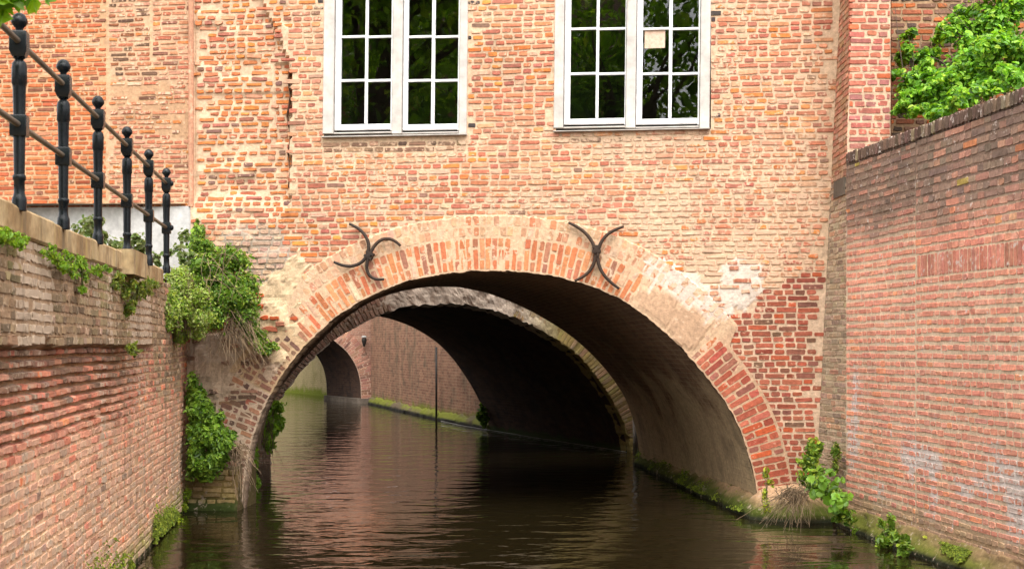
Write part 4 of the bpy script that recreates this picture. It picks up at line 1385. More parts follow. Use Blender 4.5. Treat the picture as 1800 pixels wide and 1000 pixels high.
def rlay(u0, u1, v0, v1, ch, lens, joint):
    U, V, W, H = courses(u0, u1, v0, v1, ch, lens, joint=joint, wob=.002, jv=.0015)
    n = len(U)
    c = pick([(5, (204, 124, 102)), (4, (198, 116, 96)), (3, (208, 136, 114)), (1, (184, 114, 98)), (.5, (214, 128, 92))], n, jit=.07)
    tt = rtop(U, V)
    tr = np.clip(tt + rng.normal(0, .18, n) * (tt > .02), 0, 1)[:, None] * (.65 + .35 * tt[:, None])
    c = c * (1 - tr) + tr * pick([(4, (138, 112, 98)), (3, (122, 98, 88)), (2, (156, 122, 106)), (1, (178, 124, 104)), (.12, (196, 116, 70)), (.10, (186, 156, 70))], n, jit=.1) * .82
    lo = sstep(.38, .26, V)
    c = np.where((rng.random(n) < lo)[:, None], pick([(3, (166, 130, 100)), (2, (148, 114, 90)), (1, (180, 130, 102))], n), c)
    c = c * .86 + .14 * np.array([.42, .29, .23]) * (1 - .5 * tt[:, None]); c = np.clip(c * np.array([1.74, 1.84, 1.80]), 0, .8); W = W + .014
    V = V + .0015
    lay(mb, U, V, W, H, .006, .045, rgba(c, white_r(U, V) * .75), rwm, inset=.004, back=.016, tilt=.004)


HP = [(.212, .106), (.107,), (.212, .107, .107)]
seam_u = 11.72
rlay(seam_u + .006, 13.3, .02, TOPR - .105, .0675, [(.215,), (.107,), (.215, .107)], .0235)
rlay(7.4, seam_u - .006, .02, 2.245, .0675, [(.107,), (.215, .107), (.107, .107, .215)], .0235)
rlay(7.4, seam_u - .006, 2.43, TOPR - .105, .0675, [(.107,), (.215, .107)], .012)
# soldier band
k = int((seam_u - 7.4) / .066)
U = 7.4 + (np.arange(k) + .5) * .066; V = np.full(k, 2.338); W = np.full(k, .056) ; H = np.full(k, .178)
lay(mb, U, V, W, H, .006, .06, rgba(np.clip(pick([(4, (198, 128, 108)), (2, (190, 122, 102)), (1, (204, 140, 120))], k, jit=.10) * 1.45, 0, .8), .22), rwm, inset=.003)
# soldier course on top
k = int((13.3 - (-2)) / .066)
U = -2 + (np.arange(k) + .5) * .066; V = np.full(k, TOPR - .05) + rng.normal(0, .0025, k)
lay(mb, U, V, np.full(k, .057), np.full(k, .105), .016, .09, rgba(pick([(4, (130, 106, 92)), (3, (116, 94, 82)), (2, (150, 122, 104)), (.6, (168, 150, 120))], k), .12), rwm, inset=.004, back=.02, tilt=.02)
Tg = np.stack([rwm(us, TOPR - .004 + 0 * us, 0 * us + .004), rwm(us, TOPR - .004 + 0 * us, 0 * us - .24)], 1)
mb.sheet(Tg, rgba(np.tile(alb(124, 104, 90), Tg.shape[:2] + (1,)), .1), flip=True)
Tg = np.stack([rwm(us, TOPR - .12 + 0 * us, 0 * us + .0), rwm(us, TOPR - .004 + 0 * us, 0 * us + .004)], 1)
mb.sheet(Tg, rgba(np.tile(alb(110, 92, 80), Tg.shape[:2] + (1,)), .1), flip=True)
# end face at the corner
zs_ = np.arange(.2, TOPR, .05)
Eg = np.stack([rwm(13.31 + 0 * zs_, zs_, 0 * zs_), rwm(13.31 + 0 * zs_, zs_, 0 * zs_ - .3)], 1)
mb.sheet(Eg, rgba(np.tile(alb(150, 120, 100), Eg.shape[:2] + (1,)), 0))
mb.build("brickwork", M["rightwall"], rw)
# mossy footing that swells towards the camera
mb = MB()
us = np.concatenate([np.linspace(-5, 7, 13), np.linspace(7.1, 13.5, 160)])
pr = [(-.3, 1.0), (0.0, 1.0), (.03, .97), (.07, .72), (.10, .5), (.14, .28), (.18, .1), (.20, -.05)]
outw = np.interp(us, [-5, 9.6, 10.7, 12, 13.2, 13.5], [.02, .02, .12, .13, .09, .04])
rowsP = []
for z, f in pr:
    rowsP.append(rwm(us, np.full_like(us, z), outw * f + .004))
PPf = np.stack(rowsP, 1)
PPf = refine(PPf, 400, 36)
nn = fbm(PPf[..., 1] * 5, PPf[..., 2] * 8, 97) - .5
PPf[..., 0] -= .07 * nn * (PPf[..., 2] < .19)
gm = sstep(.30, .10, PPf[..., 2] + .30 * (fbm(PPf[..., 1] * 2, PPf[..., 2] * 4, 98) - .5))[..., None]
cc = alb(180, 146, 110) * (.8 + .4 * fbm(PPf[..., 1] * 6, PPf[..., 2] * 9, 99))[..., None]
cc = cc * (1 - gm) + np.array([.13, .14, .02]) * gm
gm = gm * sstep(9.8, 10.6, PPf[..., 1])[..., None]; cc = alb(180, 146, 110) * (.8 + .4 * fbm(PPf[..., 1] * 6, PPf[..., 2] * 9, 99))[..., None] * (1 - gm) + np.array([.12, .13, .02]) * gm
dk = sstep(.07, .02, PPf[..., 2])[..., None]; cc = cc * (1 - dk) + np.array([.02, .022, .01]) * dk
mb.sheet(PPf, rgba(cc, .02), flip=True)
mb.build("footing", M["rear"], rw, smooth=True)

# ------------------------------------------------------------------ REAR HOUSE on the second vault
rear = empty("rear_house", (-.8, 21.4, 0), "second brick vault with rough grey arch ring, seen dark through the front arch", "house")
RP = Plane(22.4 - .386 * 1.88, .386)
in_px = [(477, 870), (478, 800), (480, 730), (490, 705), (506, 684), (530, 654), (558, 621), (600, 590), (634, 570), (666, 554), (720, 539), (794, 533), (820, 536),
         (883, 550), (940, 575), (1013, 620), (1062, 683), (1090, 731), (1104, 765), (1110, 800), (1111, 830)]
RR = Ring(np.array([np.array(RP.px(a, b)) for a, b in in_px]), 8)
ringr = MB()
rrp = lambda s, v, h: RP.P(*RR.at(s, v), h)
ss = np.linspace(0, RR.L, 420); vv = np.linspace(-.02, .60, 22)
Sg, Vv = np.meshgrid(ss, vv, indexing='ij')
Vv = Vv + (.04 * (fbm(Sg * 7, Sg * 0, 101) - .5) + .03 * (vnoise(Sg * 22, Sg * 0, 102) - .5)) * (np.abs(Vv) < .025)
sx_, sz_ = RP.to_px(*RR.at(Sg, Vv))
mid = sstep(655, 700, sx_) * sstep(1010, 950, sx_)
hg = mid * .09 * (fbm(Sg * 6, Vv * 6, 103, 5) - .5) + .01 * (fbm(Sg * 12, Vv * 12, 104) - .5) + mid * .02
hg[:, 0] = -.3
cc = np.empty(Sg.shape + (3,)); cc[:] = alb(246, 226, 204)
cc = cc * (.75 + .5 * fbm(Sg * 5, Vv * 5, 105))[..., None]
gr = sstep(880, 1010, sx_)[..., None]
cc = cc * (1 - gr) + alb(186, 168, 104) * gr
ringr.sheet(rrp(Sg, Vv, hg), rgba(cc, .05), flip=True)
sl = float(np.interp(690, RP.to_px(*RR.at(RR.s, 0))[0], RR.s)); sr = float(np.interp(900, RP.to_px(*RR.at(RR.s, 0))[0], RR.s))
ring_course(ringr, RR, rrp, .1, sl, .01, .30, [(3, (172, 138, 116)), (2, (150, 120, 102)), (2, (186, 148, 124))], prot=.016, wash=.15, rough=.15, split=(.6, .4))
ring_course(ringr, RR, rrp, sr, RR.L - .1, .01, .30, [(3, (196, 172, 104)), (2, (170, 146, 90)), (2, (206, 170, 128))], prot=.016, wash=.1, rough=.15, split=(1, 0), skip=lambda U, V: rng.random(len(U)) < .1)
ringr.build("arch_ring", M["rear"], rear)
# vault to the far end
FEP = Plane(28.3 + .386 * .4, .386)
fe_r = [(666, 555), (690, 561), (730, 576), (770, 602), (800, 634), (830, 679), (850, 719), (862, 752), (864, 775)]
fe2 = np.array([np.array(FEP.px(a, b)) for a, b in fe_r])
cxf = float(FEP.px(640, 550)[0])
crown = np.array([[cxf, fe2[0, 1] + .03]])
lefth = np.stack([2 * cxf - fe2[::-1, 0], fe2[::-1, 1]], 1)
FE = Ring(np.concatenate([lefth, crown, fe2]), 8)
a3 = RP.P(RR.P[:, 0], RR.P[:, 1], -.1)[::4]; b3 = FEP.P(FE.P[:, 0], FE.P[:, 1])[::4]
mb = MB()
Pl, uvl = loft(a3, b3, 40, .02, 15)
mb.sheet(Pl, uv=uvl)
BT = np.stack([b3, np.stack([b3[:, 0], b3[:, 1], np.full(len(b3), 3.1)], 1)], 1)
mb.sheet(BT, uv=BT[..., [0, 2, 1]])
for sx, e in ((-1, b3[0]), (1, b3[-1])):
    Q = np.array([[(e[0], e[1], -.2), (e[0], e[1], 3.1)], [(e[0] + sx * 3, e[1], -.2), (e[0] + sx * 3, e[1], 3.1)]], float)
    mb.sheet(Q, uv=Q[..., [0, 2, 1]])
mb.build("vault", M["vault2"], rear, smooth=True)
mb = MB()
top_o = np.stack(RR.at(ss[::4], .55), 1)
pt = RP.P(top_o[:, 0], top_o[:, 1], -.01); pu = RP.P(top_o[:, 0], np.full(len(top_o), 3.2), -.01)
Q = np.stack([pt, pu], 1); mb.sheet(Q, uv=Q[..., [0, 2, 1]])
for sx in (-1, 1):
    e = RP.P(RR.P[0 if sx < 0 else -1, 0] + sx * .5, 0, -.012)
    f_ = e + np.array([sx * 3, sx * 3 * .386, 0])
    Q = np.array([[e + (0, 0, -.2), e + (0, 0, 3.2)], [f_ + (0, 0, -.2), f_ + (0, 0, 3.2)]]); mb.sheet(Q, uv=Q[..., [0, 2, 1]])
# deck and set-back house above
d0, d1 = RP.P(-4.2, 3.12, 0), RP.P(2.6, 3.12, 0); d2, d3 = FEP.P(.4, 3.12, 0), FEP.P(-7.0, 3.12, 0)
mb.add([d0, d1, d2, d3], np.array([(0, 1, 2, 3)]))
b0, b1 = RP.P(-5.0, 3.1, -2.6), RP.P(1.8, 3.1, -2.6); b2, b3_ = FEP.P(.2, 3.1, 0), FEP.P(-7, 3.1, 0)
up = np.array([0, 0, 2.6])
for p, q in ((b0, b1), (b1, b2), (b2, b3_), (b3_, b0)):
    Q = np.array([[p, p + up], [q, q + up]]); mb.sheet(Q, uv=np.array([[(0, 0, 0), (0, 2.6, 0)], [(5, 0, 0), (5, 2.6, 0)]], float))
mb.build("wall", M["plainbrick"], rear)
mb = MB()
cen = (b0 + b1 + b2 + b3_) / 4 + up * 1.5
mb.add([b0 + up, b1 + up, b2 + up, b3_ + up, cen], [np.array([(0, 1, 4), (1, 2, 4), (2, 3, 4), (3, 0, 4)])])
mb.build("roof", M["roof"], rear)
mb = MB()
pp = [P3(1115, 702, 21.6), P3(1116, 765, 21.6), P3(1116, 800, 21.6)]
mb.tube(np.array(pp), .03, 10)
mb.build("drainpipe", M["palepipe"], rear, smooth=True)

# side walls of the open yard between the two vaults
def quaywall(name, pts, z1, mat, label, sub="brickwork", flip=False, cat="wall", z0=-.3, m=30):
    o = empty(name, (pts[0][0], pts[0][1], 0), label, cat)
    b = MB()
    p = resample(np.array(pts, float), m)
    a = np.concatenate([[0], np.cumsum(np.linalg.norm(np.diff(p, axis=0), axis=1))])
    zz_ = np.linspace(z0, z1, 16)
    P = np.stack([np.repeat(p[:, 0, None], 16, 1), np.repeat(p[:, 1, None], 16, 1), np.repeat(zz_[None], m, 0)], -1)
    uv = np.zeros(P.shape); uv[..., 0] = a[:, None]; uv[..., 1] = zz_[None]
    b.sheet(P, uv=uv, flip=flip)
    # top and thickness
    b.sheet(np.stack([P[:, -1], P[:, -1] + np.array([.3 if flip else -.3, 0, 0])], 1), uv=np.stack([uv[:, -1], uv[:, -1] + (0, .3, 0)], 1))
    b.build(sub, mat, o)
    return o


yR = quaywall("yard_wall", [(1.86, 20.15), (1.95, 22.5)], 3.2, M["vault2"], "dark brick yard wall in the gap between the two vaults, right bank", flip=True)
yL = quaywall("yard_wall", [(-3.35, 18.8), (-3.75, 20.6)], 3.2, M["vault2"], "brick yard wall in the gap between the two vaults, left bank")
fq = quaywall("canal_wall", [(-.38, 28.25), (-1.6, 32.0), (-4.02, 40.6)], 3.5, M["farwall"], "sunlit streaked brick canal wall with mossy foot, seen beyond the vaults", flip=True, m=60)
# base ledge with moss and the dark wall seam, modelled as a slim tube
mb = MB()
p = resample(np.array([(-.4, 28.3), (-1.6, 32.0), (-4.02, 40.6)]), 80)
tdir = np.gradient(p, axis=0); tdir /= np.linalg.norm(tdir, axis=1, keepdims=True); nrm = np.stack([-tdir[:, 1], tdir[:, 0]], 1)
rowsP = []
for z, o_ in ((-.2, .10), (.07, .10), (.12, .07), (.18, .02), (.20, -.02)):
    q = p + nrm * o_; rowsP.append(np.stack([q[:, 0], q[:, 1], np.full(80, z)], 1))
PF = refine(np.stack(rowsP, 1), 240, 20)
nn = fbm(PF[..., 1] * 3, PF[..., 2] * 8, 120) - .5
PF[..., 2] += .22 * nn * (PF[..., 2] > .05); PF[..., 0] += .10 * nn
gm = sstep(.45, .68, fbm(PF[..., 1] * .9, PF[..., 2] * 2, 121) + .12)[..., None]
cc = alb(120, 104, 80) * (1 - gm) + np.array([.15, .165, .014]) * gm
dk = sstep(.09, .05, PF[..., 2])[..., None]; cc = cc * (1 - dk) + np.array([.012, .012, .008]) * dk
mb.sheet(PF, rgba(cc, 0), flip=True)
mb.build("mossy_ledge", M["moss"], fq, smooth=True)
mb = MB()
mb.tube([(-1.6 - .10, 32.0 - .05, -.2), (-1.6 - .10, 32.0 - .05, 1.64)], .024, 10)
mb.build("pipe", M["pipe"], fq, smooth=True)

# thin pale line on the water along the wall foot
mb = MB()
hp = np.array([P3(776, 741, 31.3), P3(820, 749, 29.2), P3(865, 757, 27.9), P3(930, 766, 26.0), P3(1000, 778, 24.4), P3(1060, 788, 23.2), P3(1100, 796, 22.3)])
hp[:, 2] = .012
hp = resample(hp, 60, 3); hp[:, 0] += .03 * (vnoise(np.arange(60) * .4, np.zeros(60), 4) - .5)
mb.tube(hp, .006, 6)
tag(mb.build("floating_hose", M["hose"], smooth=True), "thin pale hose floating along the foot of the dark vault wall", "hose")

# ------------------------------------------------------------------ FAR BRIDGE
fbg = empty("far_bridge", (-5, 41, 0), "pink brick bridge arch far along the canal", "bridge")
FB = Plane(41.0, 0.0)
fb_r = [(525, 571), (560, 580), (586, 597), (612, 619), (628, 646), (634, 672), (635, 705), (635, 720)]
f2 = np.array([np.array(FB.px(a, b)) for a, b in fb_r])
cxx = f2[0, 0]
f2 = np.concatenate([np.stack([2 * cxx - f2[:0:-1, 0], f2[:0:-1, 1]], 1), f2])
RG = Ring(f2, 8)
mb = MB()
gp = lambda s, v, h: FB.P(*RG.at(s, v), h)
Sg, Vv = np.meshgrid(np.linspace(0, RG.L, 120), np.array([-.01, 0, .1, .25, .4, .46]), indexing='ij')
hg = np.full(Sg.shape, .02); hg[:, 0] = -.2; hg[:, -1] = -.02
mb.sheet(gp(Sg, Vv, hg), rgba(np.tile(alb(206, 172, 148), Sg.shape + (1,)), .05), flip=True)
ring_course(mb, RG, gp, 0.05, RG.L - .05, .01, .45, [(3, (164, 116, 96)), (2, (180, 130, 108)), (1, (140, 102, 86))], prot=.03, wash=.12, pitch=.075, split=(.6, .4))
mb.build("arch_ring", M["ring"], fbg)
mb = MB()
arcp = [tuple(q) for q in np.stack(RG.at(np.linspace(0, RG.L, 80), .03), 1)] + [(RG.P[-1, 0], -1), (RG.P[0, 0], -1)]
xe = -4.02
us = np.arange(-11.0, xe + .01, .07); us[-1] = xe; vs = np.arange(-.3, 3.5, .07)
Ug, Vg = np.meshgrid(us, vs, indexing='ij')
Uc = (Ug[:-1, :-1] + Ug[1:, 1:]) / 2; Vc = (Vg[:-1, :-1] + Vg[1:, 1:]) / 2
P = FB.P(Ug, Vg); uv = np.stack([Ug, Vg, 0 * Ug], -1)
mb.sheet(P, uv=uv, keep=~inpoly(Uc, Vc, arcp))
mb.add([(-11, 41, 3.42), (xe, 41, 3.42), (-5.6, 44.2, 3.42), (-12, 44.2, 3.42)], np.array([(0, 1, 2, 3)]))
mb.build("wall", M["farpink"], fbg)
mb = MB()
A3 = FB.P(RG.P[:, 0], RG.P[:, 1], -.01)
B3 = A3 + np.array([-1.33, 2.6, 0])
Pl, uvl = loft(A3[::4], B3[::4], 20)
mb.sheet(Pl, uv=uvl)
BT = np.stack([B3[::4], np.stack([B3[::4, 0], B3[::4, 1], np.full(len(B3[::4]), 3.45)], 1)], 1)
mb.sheet(BT, uv=BT[..., [0, 2, 1]])
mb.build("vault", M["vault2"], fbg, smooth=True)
mb = MB()
a = A3[-1]; b = B3[-1]
mb.hexa(np.array([(a[0] + .3, a[1] - .12, -.3), (a[0] - .09, a[1] - .12, -.3), (b[0] - .09, b[1], -.3), (b[0] + .3, b[1], -.3),
                  (a[0] + .3, a[1] - .12, .14), (a[0] - .09, a[1] - .12, .14), (b[0] - .09, b[1], .14), (b[0] + .3, b[1], .14)])[[1, 0, 3, 2, 5, 4, 7, 6]])
mb.build("footing", M["greystone"], fbg)
ch = empty("canal_house", (-7.5, 42.4, 3.42), "brick canal house standing on the far bridge, seen only mirrored in the water", "house")  # added out of view to keep sky glare off the water
mb = MB()
for p_, q_ in (((-11.5, 41.9), (-0.8, 41.9)), ((-0.8, 41.9), (-0.8, 44.0)), ((-11.5, 41.9), (-12.4, 44.0))):
    Q = np.array([[(p_[0], p_[1], 3.43), (p_[0], p_[1], 9.0)], [(q_[0], q_[1], 3.43), (q_[0], q_[1], 9.0)]])
    L_ = math.hypot(q_[0] - p_[0], q_[1] - p_[1]); mb.sheet(Q, uv=np.array([[(0, 0, 0), (0, 5.6, 0)], [(L_, 0, 0), (L_, 5.6, 0)]], float))
mb.build("wall", M["plainbrick"], ch)
mb = MB(); mb.add([(-11.7, 41.6, 9.0), (-0.6, 41.6, 9.0), (-0.6, 43, 10.8), (-12, 43, 10.8), (-0.6, 44.3, 9.0), (-12.6, 44.3, 9.0)], np.array([(0, 1, 2, 3), (3, 2, 4, 5)])); mb.build("roof", M["roof"], ch)
for wxp in (-10.6, -8.4, -6.2, -3.6):
    b = MB(); b.box(wxp, wxp + 1.0, 41.84, 41.93, 4.6, 6.4, mat=0)
    for k in range(2):
        for kk in range(3): b.box(wxp + .09 + k * .43, wxp + .48 + k * .43, 41.83, 41.845, 4.7 + kk * .57, 5.2 + kk * .57, mat=1)
    b.build("window", [M["sash"], M["pipe"]], ch)  # windows of the added house
lamp = empty("wall_lamp", tuple(P3(640, 597, 40.8)), "small dark lamp with pale cap on the far bridge", "lamp")
mb = MB()
c = P3(640, 599, 40.8)
mb.lathe([(0, .09), (.05, .085), (.075, .04), (.07, 0), (.05, -.08), (.03, -.16), (0, -.17)], c, 12)
mb.tube([c + (0, 0, .02), c + (0, .2, .02)], .02, 8)
mb.build("lantern", M["pipe"], lamp, smooth=True)
mb = MB(); mb.lathe([(0, .155), (.05, .15), (.085, .11), (.085, .095), (0, .095)], c, 12); mb.build("cap", M["hose"], lamp, smooth=True)

fy = quaywall("pale_wall", [(-5.62, 43.7), (-6.04, 46.2), (-7.8, 50.0), (-13, 61)], 4.2, M["faryellow"], "pale yellowish mossy wall farthest along the canal under the bridge", flip=True, m=40)
fl = quaywall("canal_wall", [(-5.7, 26.3), (-7.6, 33), (-9.6, 40.5), (-11.5, 43.6), (-14, 50), (-20, 61)], 3.3, M["farwall"], "left bank brick canal wall beyond the rear vault", m=40)

# ------------------------------------------------------------------ things in the window
pa = MB()
X0, Z1 = map(float, fx(1131, 49)); X1, Z0_ = map(float, fx(1167, 83))
P = [FAC.P(a + .012 * (z - 3.85), z, h) for z in (Z0_, Z1) for a, h in ((X0, -.0465), (X1, -.0465), (X1, -.0485), (X0, -.0485))]
pa.hexa(np.array(P))
tag(pa.build("paper_sheet", M["paper"]), "square beige paper stuck inside the right window pane", "paper")
mb = MB()
c = FAC.P(float(fx(1133, 200)[0]) + .05, 0, -.75)
prof = [(.62, 3.55), (.61, 3.72), (.58, 3.80), (.50, 3.865), (.36, 3.91), (.18, 3.93), (0, 3.935)]
mb.lathe([(r_ * .9, z) for r_, z in prof], (c[0], c[1], 0), 32)
mb.lathe([(.03, 3.3), (.03, 3.55), (.5, 3.55)], (c[0], c[1], 0), 16)
tag(mb.build("armchair", M["teal"], smooth=True), "rounded teal chair back low behind the right window glass", "chair")

# ------------------------------------------------------------------ plants
prng = np.random.default_rng(23)


def leaves(mb, P, Nn, size, pal, droop=.3, aspect=.55, jit=.18, r=prng, fold=.25):
    """one folded leaf per point; Nn = facing direction"""
    n = len(P)
    Nn = Nn / (np.linalg.norm(Nn, axis=1, keepdims=True) + 1e-9)
    d = r.normal(0, 1, (n, 3)); d[:, 2] -= droop
    d -= Nn * np.sum(d * Nn, 1, keepdims=True); d /= np.linalg.norm(d, axis=1, keepdims=True) + 1e-9
    s = np.cross(Nn, d)
    L = size * np.exp(r.normal(0, .28, n))[:, None]; Wd = L * aspect
    lift = fold * Wd
    b = P - d * L * .5
    V = np.stack([b, b + d * L * .3 + s * Wd * .48 + Nn * lift * .8, b + d * L * .68 + s * Wd * .40 + Nn * lift * .7, b + d * L - Nn * L * .12,
                  b + d * L * .68 - s * Wd * .40 + Nn * lift * .7, b + d * L * .3 - s * Wd * .48 + Nn * lift * .8], 1)
    base = (np.arange(n) * 6)[:, None]
    q = np.concatenate([base + np.array([[0, 3, 2, 1]]), base + np.array([[0, 5, 4, 3]])])
    w = np.array([p[0] for p in pal], float); w /= w.sum()
    cols = np.array([p[1] for p in pal], float)
    c = cols[r.choice(len(pal), n, p=w)] * np.exp(r.normal(0, jit, (n, 1)))
    mb.add(V.reshape(-1, 3), q, np.repeat(rgba(c, 0), 6, 0))


def blobs(spec, n, r=prng, shell=.55, up=.45, rand=.55, toward=(0, -1, 0), tw=.25):
    """spec: (centre, radii, weight). points in lumpy ellipsoids with facing directions"""
    w = np.array([s[2] if len(s) > 2 else s[1][0] * s[1][1] + s[1][0] * s[1][2] + s[1][1] * s[1][2] for s in spec], float); w /= w.sum()
    i = r.choice(len(spec), n, p=w)
    C = np.array([s[0] for s in spec], float)[i]; R = np.array([s[1] for s in spec], float)[i]
    u = r.normal(0, 1, (n, 3)); u /= np.linalg.norm(u, axis=1, keepdims=True)
    rad = (shell + (1 - shell) * r.random(n)) * (1 + .19 * r.normal(0, 1, n))
    P = C + u * R * rad[:, None]
    Nn = u * .7 + np.array([0, 0, up]) + r.normal(0, rand, (n, 3)) + np.array(toward) * tw
    return P, Nn


def sublumps(c, R, k, f=.42, r=prng):
    """break one ellipsoid into k smaller lumps for an uneven outline"""
    c = np.asarray(c, float); R = np.asarray(R, float); out = []
    for _ in range(k):
        u = r.normal(0, 1, 3); u /= np.linalg.norm(u)
        p = c + u * R * (.35 + .5 * r.random())
        out.append((p, R * f * (.7 + .6 * r.random())))
    return out


G_DARK = (.055, .115, .012); G_MID = (.11, .20, .02); G_LITE = (.20, .31, .035); G_YEL = (.29, .35, .045); G_OLIVE = (.16, .17, .04); G_PALE = (.23, .27, .09)
G_BROWN = (.15, .10, .05)


def stems(mb, n, start, end, sag, rad, r=prng, m=9, col=(.3, .2, .1, 0)):
    """thin curved stems from start(i) to end(i)"""
    for i in range(n):
        a = np.asarray(start(i), float); b = np.asarray(end(i), float)
        t = np.linspace(0, 1, m)[:, None]
        mid = (a + b) / 2 + np.array([0, 0, sag]) + r.normal(0, .02, 3)
        p = a * (1 - t) ** 2 + 2 * mid * t * (1 - t) + b * t ** 2
        p = p + np.cumsum(r.normal(0, .008, p.shape), 0)
        mb.tube(p, np.linspace(rad, rad * .4, m), 4, col, caps=False)


# --- big shrub on the wall corner: dark right half, feathery pale left half, hanging dead stems
sh = empty("wall_shrub", tuple(P3(400, 560, 14.3)), "large bushy shrub on the wall corner above the dead hanging stems", "shrub")
spec = []
for (x, y, d, rx, rz) in ((352, 430, 14.5, .12, .12), (375, 465, 14.4, .22, .20), (345, 480, 14.3, .16, .2), (395, 500, 14.3, .26, .22), (425, 520, 14.3, .20, .2),
                          (400, 455, 14.4, .2, .16), (410, 535, 14.2, .22, .16), (370, 540, 14.2, .28, .18), (430, 550, 14.3, .16, .14), (440, 575, 14.4, .12, .14), (455, 598, 14.45, .09, .12), (465, 612, 14.5, .07, .09), (350, 415, 14.6, .07, .1)):
    spec += sublumps(P3(x, y, d), (rx, .20, rz), 9, .55)
mb = MB()
P, Nn = blobs(spec, 22000, shell=.3)
leaves(mb, P, Nn, .036, [(2, G_DARK), (4, G_MID), (3, G_LITE), (1, G_OLIVE), (1, G_YEL)])
mb.build("foliage", M["leaf"], sh)
mb = MB()
def _s(i): return P3(prng.uniform(350, 440), prng.uniform(520, 560), 14.25)
def _e(i):
    k = prng.random()
    return P3(prng.uniform(395, 470) if k < .75 else prng.uniform(340, 400), 560 + 95 * prng.random() ** .8, 14.15 + prng.normal(0, .08))
stems(mb, 85, _s, _e, .10, .0045)
stems(mb, 14, lambda i: P3(prng.uniform(350, 430), prng.uniform(420, 520), 14.1), lambda i: P3(prng.uniform(350, 440), prng.uniform(440, 560), 14.0), .06, .004)
mb.build("dead_stems", M["straw"], sh)
sh2 = empty("feathery_shrub", tuple(P3(320, 540, 13.4)), "paler feathery shrub at the end of the coping, in front of the big shrub", "shrub")
spec = []
for (x, y, d, rx, rz) in ((318, 492, 13.4, .15, .13), (335, 520, 13.4, .18, .18), (305, 525, 13.2, .11, .18), (345, 555, 13.5, .15, .15), (315, 560, 13.3, .13, .16), (325, 585, 13.5, .10, .13), (345, 575, 13.6, .1, .1), (298, 555, 13.0, .05, .12)):
    spec += sublumps(P3(x, y, d), (rx, .2, rz), 7, .5)
mb = MB(); P, Nn = blobs(spec, 19000, shell=.3)
leaves(mb, P, Nn, .026, [(4, (.30, .34, .11)), (2, G_MID), (4, (.26, .37, .05)), (1, G_OLIVE), (2, G_YEL), (.5, G_BROWN)])
mb.build("foliage", M["leaf"], sh2)
mb = MB(); stems(mb, 50, lambda i: P3(prng.uniform(305, 345), prng.uniform(560, 590), 13.4), lambda i: P3(prng.uniform(300, 350), prng.uniform(480, 540), 13.3), .02, .003)
mb.build("stems", M["straw"], sh2)

# --- bright bush low on the left pier
lb = empty("leafy_bush", tuple(P3(372, 840, 14.3)), "bright green leafy bush on the left pier just above the water", "bush")
spec = []
for (x, y, d, rx, rz) in ((345, 695, 14.5, .09, .16), (352, 715, 14.4, .11, .14), (385, 745, 14.4, .10, .12), (355, 740, 14.4, .14, .2), (375, 770, 14.35, .2, .2), (365, 815, 14.3, .2, .16), (392, 800, 14.35, .13, .17), (345, 790, 14.3, .1, .3), (400, 770, 14.4, .08, .1)):
    spec += sublumps(P3(x, y, d), (rx, .22, rz), 7, .5)
mb = MB(); P, Nn = blobs(spec, 10000, shell=.35)
leaves(mb, P, Nn, .046, [(2, G_DARK), (4, G_MID), (5, G_LITE), (1.5, (.2, .36, .035))], aspect=.5)
mb.build("foliage", M["leaf"], lb)
mb = MB()
stems(mb, 55, lambda i: P3(prng.uniform(398, 425), prng.uniform(770, 800), 14.4), lambda i: P3(prng.uniform(408, 455), prng.uniform(790, 880), 14.35 + prng.normal(0, .1)), .05, .005)
mb.build("dead_stems", M["straw"], lb)

# --- plant hanging in the gap at the foot of the rear ring, left
gp_ = empty("hanging_plant", tuple(P3(470, 760, 18.6)), "green plant hanging on the left foot of the rear arch", "plant")
spec = []
for (x, y, d, rx, rz) in ((478, 712, 19.5, .18, .12), (487, 735, 19.5, .17, .17), (468, 745, 19.3, .13, .17), (470, 775, 19.2, .10, .2), (447, 830, 16.6, .06, .2), (442, 800, 16.4, .05, .2)):
    spec += sublumps(P3(x, y, d), (rx, .2, rz), 6, .5)
mb = MB(); P, Nn = blobs(spec, 2200, shell=.3)
leaves(mb, P, Nn, .070, [(4, (.17, .29, .03)), (4, (.26, .40, .04))], droop=.8)
mb.build("foliage", M["leaf"], gp_)
mb = MB(); stems(mb, 16, lambda i: P3(prng.uniform(460, 485), prng.uniform(720, 760), 18.3), lambda i: P3(prng.uniform(450, 500), prng.uniform(740, 880), 17.8), .05, .005)
mb.build("stems", M["straw"], gp_)

# --- right corner: round leaved plant, ferny tuft, dead grass
rc = empty("roundleaf_plant", tuple(P3(1450, 900, 12.9)), "light green round leaved plant growing out of the right wall corner", "plant")
spec = []
for (x, y, d, rx, rz) in ((1435, 800, 13.4, .08, .12), (1425, 830, 13.2, .14, .12), (1450, 850, 12.9, .16, .12), (1470, 880, 12.7, .13, .12), (1480, 905, 12.6, .1, .12), (1415, 840, 13.2, .1, .1), (1430, 792, 13.5, .05, .1)):
    spec += sublumps(P3(x, y, d), (rx, .14, rz), 5, .5)
mb = MB(); P, Nn = blobs(spec, 1500, shell=.2)
leaves(mb, P, Nn, .050, [(2, G_DARK), (4, G_MID), (4, G_LITE), (2, G_YEL)], aspect=.5)
mb.build("foliage", M["leaf"], rc)
mb = MB(); P, Nn = blobs([(P3(1452, 852, 12.75), (.19, .1, .16)), (P3(1478, 880, 12.5), (.12, .08, .14))], 60, shell=.5, tw=.9, rand=.4)
leaves(mb, P, Nn, .072, [(1, (.20, .36, .03)), (1, (.14, .28, .025))], aspect=.95, fold=.1)
mb.build("round_leaves", M["leaf"], rc)
dg = MB()
